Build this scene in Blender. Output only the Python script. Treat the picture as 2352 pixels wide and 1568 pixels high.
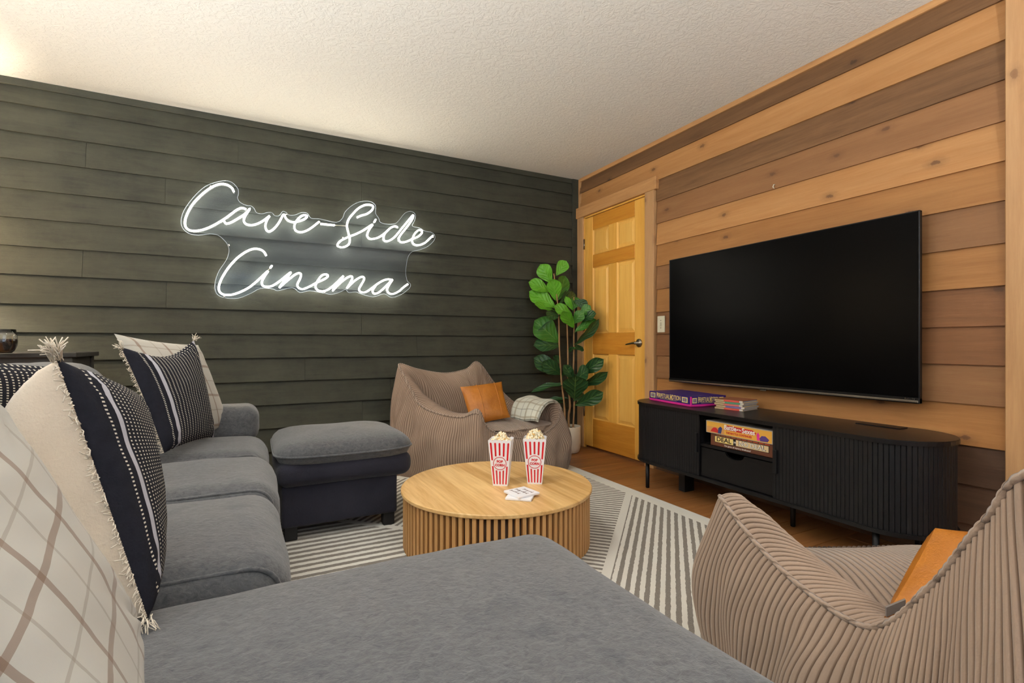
import bpy, bmesh, math, random
import numpy as np
from mathutils import Vector, Matrix, noise

for o in list(bpy.data.objects): bpy.data.objects.remove(o)
scene = bpy.context.scene
COL = scene.collection
R = random.Random(7)

# ------------------------------------------------------------------ camera
FPX, HOR, CAMZ, TH = 1147.0, 789.0, 0.93, math.radians(27.38)
CT, ST = math.cos(TH), math.sin(TH)
cam = bpy.data.cameras.new('camera'); camo = bpy.data.objects.new('camera', cam); COL.objects.link(camo)
cam.sensor_width = 36; cam.lens = 36*FPX/2352; cam.shift_y = 5/2352; cam.clip_start = 0.02
camo.location = (0, 0, CAMZ); camo.rotation_euler = (math.pi/2, 0, -TH)
scene.camera = camo

# ------------------------------------------------------------------ world, large lights, exposure
w = bpy.data.worlds.new('world'); scene.world = w; w.use_nodes = True
w.node_tree.nodes['Background'].inputs[0].default_value = (0.62, 0.78, 1.0, 1)
w.node_tree.nodes['Background'].inputs[1].default_value = 1.0
scene.view_settings.view_transform = 'Standard'; scene.view_settings.look = 'None'
scene.view_settings.exposure = 0.75; scene.view_settings.gamma = 1; scene.view_settings.use_curve_mapping = False

def area_light(name, loc, rot, sx, sy, power, color):
    l = bpy.data.lights.new(name, 'AREA'); l.shape = 'RECTANGLE'; l.size = sx; l.size_y = sy
    l.energy = power; l.color = color
    o = bpy.data.objects.new(name, l); COL.objects.link(o); o.location = loc; o.rotation_euler = rot
    return o
# daylight entering by the window in the wall behind the camera
area_light('window_daylight', (0.1, -1.78, 1.45), (math.radians(-90), 0, 0), 1.5, 1.2, 22, (0.58, 0.78, 1.0))

# ------------------------------------------------------------------ pixel geometry used for measuring the place
def ray(x, y):
    u, v = (x-1176)/FPX, (HOR-y)/FPX
    return Vector((CT*u+ST, -ST*u+CT, v))
CAM = Vector((0, 0, CAMZ))
def at_d(x, y, d): return CAM + ray(x, y)*d
def at_z(x, y, z): r = ray(x, y); return CAM + r*((z-CAMZ)/r.z)
def at_X(x, y, X): r = ray(x, y); return CAM + r*(X/r.x)
def at_Y(x, y, Y): r = ray(x, y); return CAM + r*(Y/r.y)

# ------------------------------------------------------------------ materials
def lin(c):
    return tuple(((v/255/12.92) if v/255 <= 0.04045 else ((v/255+0.055)/1.055)**2.4) for v in c) + (1,)
class NT:
    def __init__(s, name):
        s.m = bpy.data.materials.new(name); s.m.use_nodes = True
        s.t = s.m.node_tree; s.b = s.t.nodes['Principled BSDF']; s.out = s.t.nodes['Material Output']
    def n(s, typ, **kw):
        nd = s.t.nodes.new(typ)
        for k, v in kw.items():
            if hasattr(nd, k) and k not in ('inputs',): setattr(nd, k, v)
        return nd
    def link(s, a, b): s.t.links.new(a, b)
    def val(s, sock, v):
        if isinstance(v, (int, float, tuple, list)): sock.default_value = v
        else: s.link(v, sock)
    def math(s, op, a, b=0.0, c=None):
        nd = s.t.nodes.new('ShaderNodeMath'); nd.operation = op
        s.val(nd.inputs[0], a); s.val(nd.inputs[1], b)
        if c is not None: s.val(nd.inputs[2], c)
        return nd.outputs[0]
    def mix(s, f, a, b, blend='MIX'):
        nd = s.t.nodes.new('ShaderNodeMix'); nd.data_type = 'RGBA'; nd.blend_type = blend
        s.val(nd.inputs[0], f); s.val(nd.inputs[6], a); s.val(nd.inputs[7], b)
        return nd.outputs[2]
    def ramp(s, f, stops):
        nd = s.t.nodes.new('ShaderNodeValToRGB'); cr = nd.color_ramp
        while len(cr.elements) < len(stops): cr.elements.new(0.5)
        for e, (p, c) in zip(cr.elements, stops): e.position = p; e.color = c if len(c) == 4 else tuple(c)+(1,)
        s.link(f, nd.inputs[0]); return nd.outputs[0]
    def coord(s, which='Object'):
        return s.t.nodes.new('ShaderNodeTexCoord').outputs[which]
    def sep(s, v):
        nd = s.t.nodes.new('ShaderNodeSeparateXYZ'); s.link(v, nd.inputs[0]); return nd.outputs
    def mapping(s, v, scale=(1,1,1), rot=(0,0,0), loc=(0,0,0)):
        nd = s.t.nodes.new('ShaderNodeMapping'); s.link(v, nd.inputs[0])
        nd.inputs['Scale'].default_value = scale; nd.inputs['Rotation'].default_value = rot
        s.val(nd.inputs['Location'], loc); return nd.outputs[0]
    def noise(s, v, scale, detail=4, rough=0.55, dist=0.0):
        nd = s.t.nodes.new('ShaderNodeTexNoise'); s.link(v, nd.inputs['Vector'])
        nd.inputs['Scale'].default_value = scale; nd.inputs['Detail'].default_value = detail
        nd.inputs['Roughness'].default_value = rough; nd.inputs['Distortion'].default_value = dist
        return nd.outputs[0]
    def bump(s, h, strength=0.5, dist=0.01):
        nd = s.t.nodes.new('ShaderNodeBump'); nd.inputs['Strength'].default_value = strength
        nd.inputs['Distance'].default_value = dist; s.link(h, nd.inputs['Height'])
        s.link(nd.outputs[0], s.b.inputs['Normal'])
    def base(s, c): s.val(s.b.inputs['Base Color'], c)
    def set(s, **kw):
        for k, v in kw.items(): s.val(s.b.inputs[k.replace('_', ' ')], v)
        return s

def plain(name, rgb, rough=0.6, metal=0.0, **kw):
    t = NT(name); t.base(lin(rgb)); t.set(Roughness=rough, Metallic=metal, **kw); return t.m

def wood(name, c1, c2, axis='X', rough=0.55, grain=1.0, knots=None, gs=1.0, bump=0.15, streak=0.5):
    """plank wood; grain runs along the given axis of object space"""
    t = NT(name)
    co = t.coord()
    oi = t.n('ShaderNodeObjectInfo')
    comb = t.n('ShaderNodeCombineXYZ')
    for i in range(3): t.link(t.math('MULTIPLY', oi.outputs['Random'], 37.0+i*11), comb.inputs[i])
    ad = t.n('ShaderNodeVectorMath'); ad.operation = 'ADD'; t.link(co, ad.inputs[0]); t.link(comb.outputs[0], ad.inputs[1])
    p = ad.outputs[0]
    lo, hi = 0.9*gs, 14*gs
    sc = {'X': (lo, hi, hi), 'Y': (hi, lo, hi), 'Z': (hi, hi, lo)}[axis]
    n1 = t.noise(t.mapping(p, sc), 1.6, 5, 0.6, 0.9)
    sc2 = tuple(v*4 for v in sc)
    n2 = t.noise(t.mapping(p, sc2), 2.2, 4, 0.65, 0.3)
    f = t.math('ADD', t.math('MULTIPLY', n1, 0.65), t.math('MULTIPLY', n2, 0.35))
    f = t.math('MULTIPLY_ADD', t.math('SUBTRACT', f, 0.5), 2.2*grain, 0.5)
    col = t.ramp(f, [(0.0, lin(c2)), (0.5, tuple((a+b)/2 for a, b in zip(lin(c1), lin(c2)))), (1.0, lin(c1))])
    sc3 = {'X': (0.25, 3, 3), 'Y': (3, 0.25, 3), 'Z': (3, 3, 0.25)}[axis]
    n3 = t.noise(t.mapping(p, sc3), 1.5, 2)
    v = t.n('ShaderNodeHueSaturation'); t.link(col, v.inputs['Color'])
    t.link(t.math('MULTIPLY_ADD', n3, streak, 1.0-streak/2), v.inputs['Value'])
    col = v.outputs[0]
    if knots:
        sp = t.sep(p); cb = t.n('ShaderNodeCombineXYZ')
        t.link(sp[{'X': 0, 'Y': 1, 'Z': 2}[axis]], cb.inputs[0]); t.link(sp[{'X': 2, 'Y': 2, 'Z': 1}[axis]], cb.inputs[1])
        vo = t.n('ShaderNodeTexVoronoi'); vo.voronoi_dimensions = '2D'; vo.feature = 'F1'
        t.link(t.mapping(cb.outputs[0], (2.9, 5.2, 1)), vo.inputs['Vector']); vo.inputs['Scale'].default_value = 1.0
        wob = t.math('MULTIPLY_ADD', t.noise(p, 60, 3), 0.10, -0.05)
        dist = t.math('ADD', vo.outputs['Distance'], wob)
        k = t.ramp(dist, [(0.0, (1,1,1)), (0.045, (0.85,0.85,0.85)), (0.055, (0.4,0.4,0.4)), (0.085, (0.25,0.25,0.25)), (0.17, (0,0,0))])
        pick = t.math('GREATER_THAN', t.sep(vo.outputs['Color'])[0], 0.45)
        col = t.mix(t.math('MULTIPLY', t.math('MULTIPLY', k, pick), 0.8), col, lin(knots))
    t.base(col); t.set(Roughness=rough); t.b.inputs['Specular IOR Level'].default_value = 0.35
    t.bump(f, bump, 0.004)
    return t.m

def fabric(name, rgb, rgb2=None, nscale=90, bump=0.6, rough=0.9, sheen=0.3, dist=0.004, mott=6):
    t = NT(name); co = t.coord()
    n = t.noise(co, mott, 3); col = t.mix(t.ramp(n, [(0.35, (0,0,0)), (0.65, (1,1,1))]), lin(rgb), lin(rgb2 or rgb))
    t.base(col); t.set(Roughness=rough); t.b.inputs['Sheen Weight'].default_value = sheen
    t.b.inputs['Sheen Roughness'].default_value = 0.5; t.b.inputs['Specular IOR Level'].default_value = 0.15
    h = t.noise(co, nscale, 3, 0.6); t.bump(h, bump, dist)
    return t.m

M = {}
# painted clapboards
def paint_mat():
    t = NT('olive_paint'); co = t.coord(); oi = t.n('ShaderNodeObjectInfo')
    off = t.n('ShaderNodeCombineXYZ')
    for i in range(3): t.link(t.math('MULTIPLY', oi.outputs['Random'], 23.0+7*i), off.inputs[i])
    p = t.mapping(co, (1.2, 10, 10), loc=off.outputs[0])
    g = t.noise(p, 2.2, 6, 0.65, 0.8); blot = t.noise(t.mapping(co, (1, 1, 1), loc=off.outputs[0]), 5, 5, 0.7)
    f = t.math('ADD', t.math('MULTIPLY', g, 0.5), t.math('MULTIPLY', blot, 0.5))
    col = t.ramp(f, [(0.3, lin((40, 41, 35))), (0.47, lin((57, 58, 48))), (0.72, lin((70, 71, 59)))])
    t.base(col); t.set(Roughness=0.62); t.b.inputs['Specular IOR Level'].default_value = 0.3
    fine = t.noise(t.mapping(co, (8, 80, 80)), 4, 4, 0.7); t.bump(t.math('ADD', f, t.math('MULTIPLY', fine, 0.8)), 0.45, 0.004)
    return t.m
M['olive'] = paint_mat()
K = (88, 58, 40)
CED = [wood('cedar_light', (192, 144, 92), (168, 116, 66), 'Y', knots=K), wood('cedar_orange', (178, 128, 74), (150, 100, 54), 'Y', knots=K),
       wood('cedar_dark', (138, 102, 68), (98, 68, 42), 'Y', knots=(58, 42, 34), streak=1.0), wood('cedar_mid', (154, 111, 72), (130, 90, 56), 'Y', knots=(90, 60, 42)),
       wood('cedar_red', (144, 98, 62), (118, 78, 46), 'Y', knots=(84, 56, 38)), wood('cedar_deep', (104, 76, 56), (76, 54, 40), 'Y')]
M['trim_v'] = wood('cedar_trim_upright', (206, 164, 116), (176, 132, 88), 'Z', knots=(120, 84, 58))
M['trim_h'] = wood('cedar_trim_level', (206, 158, 104), (176, 126, 78), 'Y', knots=(110, 76, 50))
M['pine_v'] = wood('varnished_pine_upright', (246, 194, 98), (224, 158, 60), 'Z', rough=0.35, gs=0.8)
M['pine_h'] = wood('varnished_pine_level', (222, 158, 62), (196, 122, 36), 'Y', rough=0.35, gs=1.2)
M['pine_p'] = wood('varnished_pine_panel', (248, 200, 108), (228, 168, 74), 'Z', rough=0.35, gs=0.5)
M['floor'] = wood('dark_floor_wood', (172, 118, 68), (126, 80, 44), 'X', rough=0.4, gs=0.7, streak=0.7)
M['oak'] = wood('oak_veneer', (230, 194, 136), (200, 156, 96), 'Y', rough=0.4, gs=0.6, grain=2.2, bump=0.04, streak=0.15)
M['oak_v'] = wood('oak_slat', (206, 160, 104), (176, 128, 76), 'Z', rough=0.5, gs=1.0, bump=0.05, streak=0.4)
M['oak_d'] = wood('oak_drum', (110, 82, 58), (84, 60, 40), 'Z', rough=0.6)
M['blk_wood'] = wood('black_stained_wood', (17, 17, 21), (10, 10, 13), 'Z', rough=0.5, gs=1.5, bump=0.12)
M['blk_wood_h'] = wood('black_stained_wood_level', (22, 21, 23), (14, 14, 16), 'Y', rough=0.34, gs=1.5, bump=0.06)
M['tbl_wood'] = wood('charcoal_table_wood', (64, 62, 58), (44, 42, 40), 'X', rough=0.6)
M['blk_in'] = plain('cabinet_inside', (16, 15, 17), 0.7)
M['blk_metal'] = plain('black_metal', (20, 20, 22), 0.45, 0.6)
def ceiling_mat():
    t = NT('knockdown_plaster'); co = t.coord()
    a = t.noise(t.mapping(co, (1, 1, 1)), 26, 5, 0.6, 1.6); b = t.noise(co, 70, 3, 0.6, 0.8)
    t.base(lin((228, 226, 216))); t.set(Roughness=0.85)
    h = t.math('ADD', t.ramp(a, [(0.45, (0,0,0)), (0.55, (1,1,1))]), t.math('MULTIPLY', b, 0.4))
    t.bump(h, 0.32, 0.006); return t.m
M['ceil'] = ceiling_mat()
M['wallw'] = plain('cream_wall_paint', (200, 200, 198), 0.8)
M['sofa'] = fabric('grey_plush', (112, 114, 114), (98, 100, 101), nscale=170, bump=0.9, sheen=0.35, dist=0.006, mott=14)
def sofa_mat():
    t = NT('grey_plush_fabric'); co = t.coord()
    d = t.noise(t.mapping(co, (9, 12, 12), (0, 0, 0.5)), 7, 5, 0.72, 0.9)
    cr = t.noise(co, 5, 4, 0.6, 1.2)
    col = t.mix(t.ramp(d, [(0.3, (0,0,0)), (0.7, (1,1,1))]), lin((66, 68, 72)), lin((98, 99, 101)))
    col = t.mix(t.ramp(cr, [(0.30, (1,1,1)), (0.42, (0,0,0))]), col, lin((66, 69, 74)))
    t.base(col); t.set(Roughness=0.92); t.b.inputs['Sheen Weight'].default_value = 0.3; t.b.inputs['Specular IOR Level'].default_value = 0.12
    h = t.math('ADD', d, t.math('MULTIPLY', t.noise(co, 60, 3, 0.6), 0.6)); t.bump(h, 0.5, 0.006)
    return t.m
M['sofa'] = sofa_mat()
M['sofa_shade'] = fabric('grey_plush_shaded', (42, 42, 52), (36, 36, 46), nscale=120, bump=0.5, sheen=0.15)  # same grey plush with the shade of sides and bases painted darker
def cord_mat():
    t = NT('brown_corduroy'); co = t.coord(); u = t.sep(t.coord('UV'))[0]
    g = t.math('ABSOLUTE', t.math('SINE', t.math('MULTIPLY', u, math.pi)))
    n = t.noise(co, 9, 3)
    col = t.mix(t.ramp(g, [(0.1, (0,0,0)), (0.6, (1,1,1))]), lin((98, 78, 63)), t.mix(n, lin((162, 141, 124)), lin((146, 125, 109))))  # shade between the wales is painted into the colour
    t.base(col); t.set(Roughness=0.92); t.b.inputs['Sheen Weight'].default_value = 0.3; t.b.inputs['Specular IOR Level'].default_value = 0.1
    t.bump(t.noise(co, 260, 3), 0.35, 0.002); return t.m
M['cord'] = cord_mat()
def cord_seat():
    t = NT('brown_corduroy_seat'); co = t.coord(); s = t.sep(co)
    wv = t.math('ABSOLUTE', t.math('SINE', t.math('MULTIPLY', t.math('ADD', s[0], t.math('MULTIPLY', t.noise(co, 5, 2), 0.012)), math.pi/0.0155)))
    n = t.noise(co, 9, 3)
    col = t.mix(t.ramp(wv, [(0.0, (0,0,0)), (0.55, (1,1,1))]), lin((98, 78, 63)), t.mix(n, lin((162, 141, 124)), lin((148, 127, 111))))  # groove shade painted as a darker brown, as on the covers
    t.base(col); t.set(Roughness=0.9); t.b.inputs['Sheen Weight'].default_value = 0.3
    t.bump(t.math('ADD', wv, t.math('MULTIPLY', t.noise(co, 240, 2), 0.2)), 0.9, 0.005); return t.m
M['cord_seat'] = cord_seat()
def leather():
    t = NT('caramel_leather'); co = t.coord()
    n = t.noise(co, 7, 4, 0.6); t.base(t.ramp(n, [(0.3, lin((156, 92, 22))), (0.7, lin((188, 118, 34)))]))
    t.set(Roughness=0.42); t.bump(t.math('ADD', t.noise(co, 260, 3), t.math('MULTIPLY', t.noise(co, 14, 3, 0.6, 1.0), 3.0)), 0.35, 0.004); return t.m
M['leather'] = leather()
M['cream_cloth'] = fabric('cream_cotton', (214, 200, 182), (202, 188, 170), nscale=200, bump=0.25)
M['fringe'] = plain('cream_fringe', (222, 212, 196), 0.9)
def dot_mat():
    t = NT('dark_dash_weave'); uv = t.coord('UV'); s = t.sep(uv); u, v = s[0], s[1]
    pu, pv = 0.047, 0.0168
    cu = t.math('LESS_THAN', t.math('FRACT', t.math('DIVIDE', u, pu)), 0.34)
    cv = t.math('LESS_THAN', t.math('FRACT', t.math('DIVIDE', v, pv)), 0.42)
    dash = t.math('MULTIPLY', cu, cv)
    edge = t.math('MINIMUM', u, t.math('SUBTRACT', 1.165, u))
    inner = t.math('GREATER_THAN', edge, 0.235)
    line = t.math('MULTIPLY', t.math('GREATER_THAN', edge, 0.105), t.math('LESS_THAN', edge, 0.122))
    band = t.math('MULTIPLY', t.math('GREATER_THAN', edge, 0.170), t.math('LESS_THAN', edge, 0.212))
    d = t.math('ADD', t.math('MULTIPLY', dash, inner), t.math('MULTIPLY', line, cv))
    col = t.mix(t.noise(t.coord(), 60, 2), lin((24, 25, 33)), lin((36, 37, 46)))
    col = t.mix(d, col, lin((205, 200, 188)))
    col = t.mix(band, col, lin((176, 176, 186)))
    t.base(col); t.set(Roughness=0.9); t.b.inputs['Specular IOR Level'].default_value = 0.15
    t.bump(t.math('ADD', d, t.math('MULTIPLY', t.noise(t.coord(), 250, 2), 0.6)), 0.35, 0.003); return t.m
M['dots'] = dot_mat()
def plaid(name, bg, l1, l2, ku=3.0, kv=3.0, wd=0.06):
    t = NT(name); uv = t.coord('UV'); s = t.sep(uv)
    def band(x, k, off, wdt):
        f = t.math('FRACT', t.math('MULTIPLY_ADD', x, k, off)); return t.math('LESS_THAN', t.math('ABSOLUTE', t.math('SUBTRACT', f, 0.5)), wdt)
    wob = t.math('MULTIPLY', t.noise(t.coord(), 30, 2), 0.012)
    u, v = t.math('ADD', s[0], wob), t.math('ADD', s[1], wob)
    a, b = band(u, ku, 0.1, wd), band(v, kv, 0.3, wd)
    a2, b2 = band(u, ku, 0.55, wd*0.5), band(v, kv, 0.8, wd*0.5)
    c = t.mix(t.noise(t.coord(), 3, 3), lin(bg), tuple(x*0.9 for x in lin(bg)[:3])+(1,))
    c = t.mix(t.math('MULTIPLY', a2, 0.45), c, lin(l2)); c = t.mix(t.math('MULTIPLY', b2, 0.45), c, lin(l2))
    c = t.mix(t.math('MULTIPLY', a, 0.62), c, lin(l1)); c = t.mix(t.math('MULTIPLY', b, 0.62), c, lin(l1))
    t.base(c); t.set(Roughness=0.9); t.b.inputs['Sheen Weight'].default_value = 0.2
    t.bump(t.noise(t.mapping(uv, (60, 500, 1)), 1.5, 3), 0.25, 0.002); return t.m
M['plaid'] = plaid('cream_plaid', (178, 175, 166), (112, 84, 64), (132, 122, 108), 3.2, 3.0, 0.042)
M['plaid_throw'] = plaid('plaid_throw', (206, 208, 196), (150, 138, 116), (110, 106, 98), 2.6, 3.2, 0.07)
def rug_mat():
    t = NT('cream_striped_rug'); s = t.sep(t.coord()); x, y = s[0], s[1]
    wob = t.math('MULTIPLY', t.math('SUBTRACT', t.noise(t.coord(), 40, 3), 0.5), 0.012)
    a = t.math('SUBTRACT', y, x); b = t.math('ADD', y, x)
    P = 0.0515
    inb = t.math('GREATER_THAN', a, 0.345)
    sa = t.math('LESS_THAN', t.math('FRACT', t.math('DIVIDE', t.math('ADD', a, wob), P)), 0.5)
    sb = t.math('LESS_THAN', t.math('FRACT', t.math('DIVIDE', t.math('ADD', b, wob), P)), 0.5)
    sy = t.math('LESS_THAN', t.math('FRACT', t.math('DIVIDE', t.math('ADD', y, wob), P)), 0.5)
    left = t.math('LESS_THAN', x, 1.0); low = t.math('LESS_THAN', b, 3.115)
    pick = lambda m, u, v: t.math('ADD', t.math('MULTIPLY', m, u), t.math('MULTIPLY', t.math('SUBTRACT', 1.0, m), v))
    st = pick(left, pick(low, sy, sa), pick(inb, sb, sa))
    st = t.math('MULTIPLY', st, t.math('GREATER_THAN', t.math('MAXIMUM', t.math('ABSOLUTE', t.math('SUBTRACT', b, 3.115)), t.math('SUBTRACT', x, 1.0)), 0.028))
    st = t.math('MULTIPLY', st, t.math('GREATER_THAN', t.math('MAXIMUM', t.math('ABSOLUTE', t.math('SUBTRACT', a, 0.345)), t.math('SUBTRACT', 1.0, x)), 0.028))
    for sock, op, lim in ((x, 'LESS_THAN', 2.035), (y, 'LESS_THAN', 3.36), (y, 'GREATER_THAN', 0.49), (x, 'GREATER_THAN', -0.22)):
        st = t.math('MULTIPLY', st, t.math(op, sock, lim))
    pile = t.noise(t.coord(), 330, 3, 0.7)
    c = t.mix(st, lin((224, 222, 214)), lin((128, 122, 115)))
    c = t.mix(t.math('MULTIPLY', t.ramp(pile, [(0.4, (0,0,0)), (0.7, (1,1,1))]), 0.3), c, lin((204, 201, 193)))
    t.base(c); t.set(Roughness=0.95); t.b.inputs['Specular IOR Level'].default_value = 0.1
    t.bump(t.math('SUBTRACT', pile, t.math('MULTIPLY', st, 0.5)), 0.6, 0.004); return t.m
M['rug'] = rug_mat()
M['screen'] = plain('tv_screen_black', (3, 3, 4), 0.3, 0.0, Specular_IOR_Level=0.05)
M['tv_frame'] = plain('tv_frame_dark', (28, 28, 30), 0.35, 0.7)
M['chrome'] = plain('brushed_chrome', (190, 188, 182), 0.22, 1.0)
M['nickel'] = plain('brushed_nickel', (150, 140, 124), 0.3, 1.0)
M['ivory'] = plain('ivory_plastic', (222, 216, 192), 0.4)
M['white'] = plain('white_card', (236, 236, 240), 0.5)
M['card_in'] = plain('cream_card', (240, 226, 206), 0.6)
M['red'] = plain('print_red', (206, 20, 34), 0.5)
M['brown_ink'] = plain('print_brown', (96, 58, 48), 0.6)
def popc():
    t = NT('popcorn'); n = t.noise(t.coord(), 90, 3); t.base(t.ramp(n, [(0.38, lin((222, 176, 96))), (0.5, lin((246, 236, 206))), (1.0, lin((252, 248, 234)))])); t.set(Roughness=0.7); return t.m
M['popcorn'] = popc()
M['pot'] = fabric('speckled_ceramic', (222, 214, 196), (212, 202, 184), nscale=120, bump=0.1, rough=0.55, sheen=0)
M['soil'] = fabric('dark_soil', (34, 28, 22), nscale=60, bump=1.0, sheen=0)
M['bark'] = wood('fig_bark', (190, 150, 104), (132, 98, 66), 'Z', gs=2.5, bump=0.4)
def leaf_mat(name, c1, c2):
    t = NT(name); s = t.sep(t.coord('UV')); u, v = s[0], s[1]
    du = t.math('ABSOLUTE', t.math('SUBTRACT', u, 0.5))
    mid = t.math('LESS_THAN', du, 0.022)
    side = t.math('FRACT', t.math('MULTIPLY', t.math('SUBTRACT', v, t.math('MULTIPLY', du, 0.9)), 4.6))
    vs = t.math('LESS_THAN', t.math('ABSOLUTE', t.math('SUBTRACT', side, 0.5)), 0.045)
    ve = t.math('MAXIMUM', mid, vs)
    c = t.mix(t.noise(t.coord(), 20, 2), lin(c1), lin(c2)); c = t.mix(t.math('MULTIPLY', ve, 0.28), c, lin((140, 180, 90)))
    t.base(c); t.set(Roughness=0.4)
    puff = t.math('ABSOLUTE', t.math('SINE', t.math('MULTIPLY', side, math.pi)))
    t.bump(puff, 0.3, 0.008); return t.m
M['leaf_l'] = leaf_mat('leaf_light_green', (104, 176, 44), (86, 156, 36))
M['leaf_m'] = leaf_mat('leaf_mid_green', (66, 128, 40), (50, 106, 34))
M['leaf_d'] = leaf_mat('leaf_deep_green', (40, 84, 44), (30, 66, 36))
def neon_mat():
    t = NT('neon_tube_light'); t.b.inputs['Emission Color'].default_value = (1.0, 0.90, 0.72, 1); t.b.inputs['Emission Strength'].default_value = 18.0
    t.base((1, 1, 1, 1)); return t.m
M['neon'] = neon_mat()
def acrylic():
    t = NT('clear_acrylic'); nt = t.t
    tr = nt.nodes.new('ShaderNodeBsdfTransparent'); tr.inputs[0].default_value = (0.90, 0.94, 1.0, 1)
    gl = nt.nodes.new('ShaderNodeBsdfGlossy'); gl.inputs['Roughness'].default_value = 0.06
    fr = nt.nodes.new('ShaderNodeFresnel'); fr.inputs[0].default_value = 1.49
    mx = nt.nodes.new('ShaderNodeMixShader'); fm = nt.nodes.new('ShaderNodeMath'); fm.operation = 'MULTIPLY'; fm.inputs[1].default_value = 0.4; nt.links.new(fr.outputs[0], fm.inputs[0]); nt.links.new(fm.outputs[0], mx.inputs[0]); nt.links.new(tr.outputs[0], mx.inputs[1]); nt.links.new(gl.outputs[0], mx.inputs[2])
    nt.links.new(mx.outputs[0], t.out.inputs[0]); return t.m
M['acrylic'] = acrylic()
def glass():
    t = NT('clear_glass'); t.base((1, 1, 1, 1)); t.set(Roughness=0.02); t.b.inputs['Transmission Weight'].default_value = 1.0; t.b.inputs['IOR'].default_value = 1.45; return t.m
M['glass'] = glass()
M['wine'] = plain('red_wine', (22, 4, 10), 0.08)
def shade_mat():
    t = NT('linen_lamp_shade'); nt = t.t
    df = nt.nodes.new('ShaderNodeBsdfDiffuse'); df.inputs[0].default_value = (0.8, 0.72, 0.6, 1)
    tl = nt.nodes.new('ShaderNodeBsdfTranslucent'); tl.inputs[0].default_value = (0.85, 0.76, 0.62, 1)
    mx = nt.nodes.new('ShaderNodeMixShader'); mx.inputs[0].default_value = 0.7
    nt.links.new(df.outputs[0], mx.inputs[1]); nt.links.new(tl.outputs[0], mx.inputs[2]); nt.links.new(mx.outputs[0], t.out.inputs[0]); return t.m
M['shade'] = shade_mat()

def frost_mat():
    t = NT('frosted_bowl_glass'); nt = t.t
    df = nt.nodes.new('ShaderNodeBsdfDiffuse'); df.inputs[0].default_value = (0.8, 0.78, 0.74, 1)
    tl = nt.nodes.new('ShaderNodeBsdfTranslucent'); tl.inputs[0].default_value = (0.8, 0.72, 0.6, 1)
    mx = nt.nodes.new('ShaderNodeMixShader'); mx.inputs[0].default_value = 0.5
    nt.links.new(df.outputs[0], mx.inputs[1]); nt.links.new(tl.outputs[0], mx.inputs[2]); nt.links.new(mx.outputs[0], t.out.inputs[0]); return t.m
M['frost'] = frost_mat()
# ------------------------------------------------------------------ mesh helpers
def link(name, me, mat=None, parent=None, smooth=False):
    o = bpy.data.objects.new(name, me); COL.objects.link(o)
    if mat is not None and not me.materials: me.materials.append(mat)
    if smooth:
        me.polygons.foreach_set('use_smooth', [True]*len(me.polygons)); me.update()
    if parent is not None: o.parent = parent
    return o
def tag(o, label=None, cat=None, group=None, kind=None):
    if label: o['label'] = label
    if cat: o['category'] = cat
    if group: o['group'] = group
    if kind: o['kind'] = kind
    return o
def empty(name, loc, rz=0, label=None, cat=None, group=None):
    o = bpy.data.objects.new(name, None); COL.objects.link(o); o.empty_display_size = 0.1
    o.location = loc; o.rotation_euler = (0, 0, rz); tag(o, label, cat, group); return o
def mesh(name, verts, faces, uvs=None):
    me = bpy.data.meshes.new(name); me.from_pydata([tuple(v) for v in verts], [], faces); me.update()
    if uvs is not None:
        ul = me.uv_layers.new(name='UVMap')
        for lp in me.loops: ul.data[lp.index].uv = uvs[lp.vertex_index]
    return me
def fixn(me):
    bm = bmesh.new(); bm.from_mesh(me); bmesh.ops.recalc_face_normals(bm, faces=bm.faces); bm.to_mesh(me); bm.free(); return me
def box_me(name, x0, x1, y0, y1, z0, z1, bev=0.0, seg=1):
    bm = bmesh.new(); bmesh.ops.create_cube(bm, size=1)
    for v in bm.verts:
        v.co = Vector((x0 if v.co.x < 0 else x1, y0 if v.co.y < 0 else y1, z0 if v.co.z < 0 else z1))
    if bev: bmesh.ops.bevel(bm, geom=bm.edges[:], offset=bev, segments=seg, affect='EDGES')
    bmesh.ops.recalc_face_normals(bm, faces=bm.faces)
    me = bpy.data.meshes.new(name); bm.to_mesh(me); bm.free(); return me
def box(name, x0, x1, y0, y1, z0, z1, mat, parent=None, bev=0.0, seg=1):
    return link(name, box_me(name, x0, x1, y0, y1, z0, z1, bev, seg), mat, parent)
def prism(name, poly, axis, a, b, mat, parent=None, bev=0.0):
    """extrude a 2D polygon; axis = extrusion axis; poly in the other two axes (x,y / x,z / y,z order)"""
    def P(p, h):
        return {'Z': (p[0], p[1], h), 'Y': (p[0], h, p[1]), 'X': (h, p[0], p[1])}[axis]
    bm = bmesh.new()
    lo = [bm.verts.new(P(p, a)) for p in poly]; hi = [bm.verts.new(P(p, b)) for p in poly]
    bm.faces.new(lo[::-1]); bm.faces.new(hi); n = len(poly)
    for i in range(n): bm.faces.new((lo[i], lo[(i+1) % n], hi[(i+1) % n], hi[i]))
    bmesh.ops.recalc_face_normals(bm, faces=bm.faces)
    if bev:
        es = [e for e in bm.edges if len(e.link_faces) == 2 and e.calc_face_angle(0) > 0.6]
        bmesh.ops.bevel(bm, geom=es, offset=bev, segments=2, affect='EDGES')
    me = bpy.data.meshes.new(name); bm.to_mesh(me); bm.free()
    return link(name, me, mat, parent)
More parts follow.
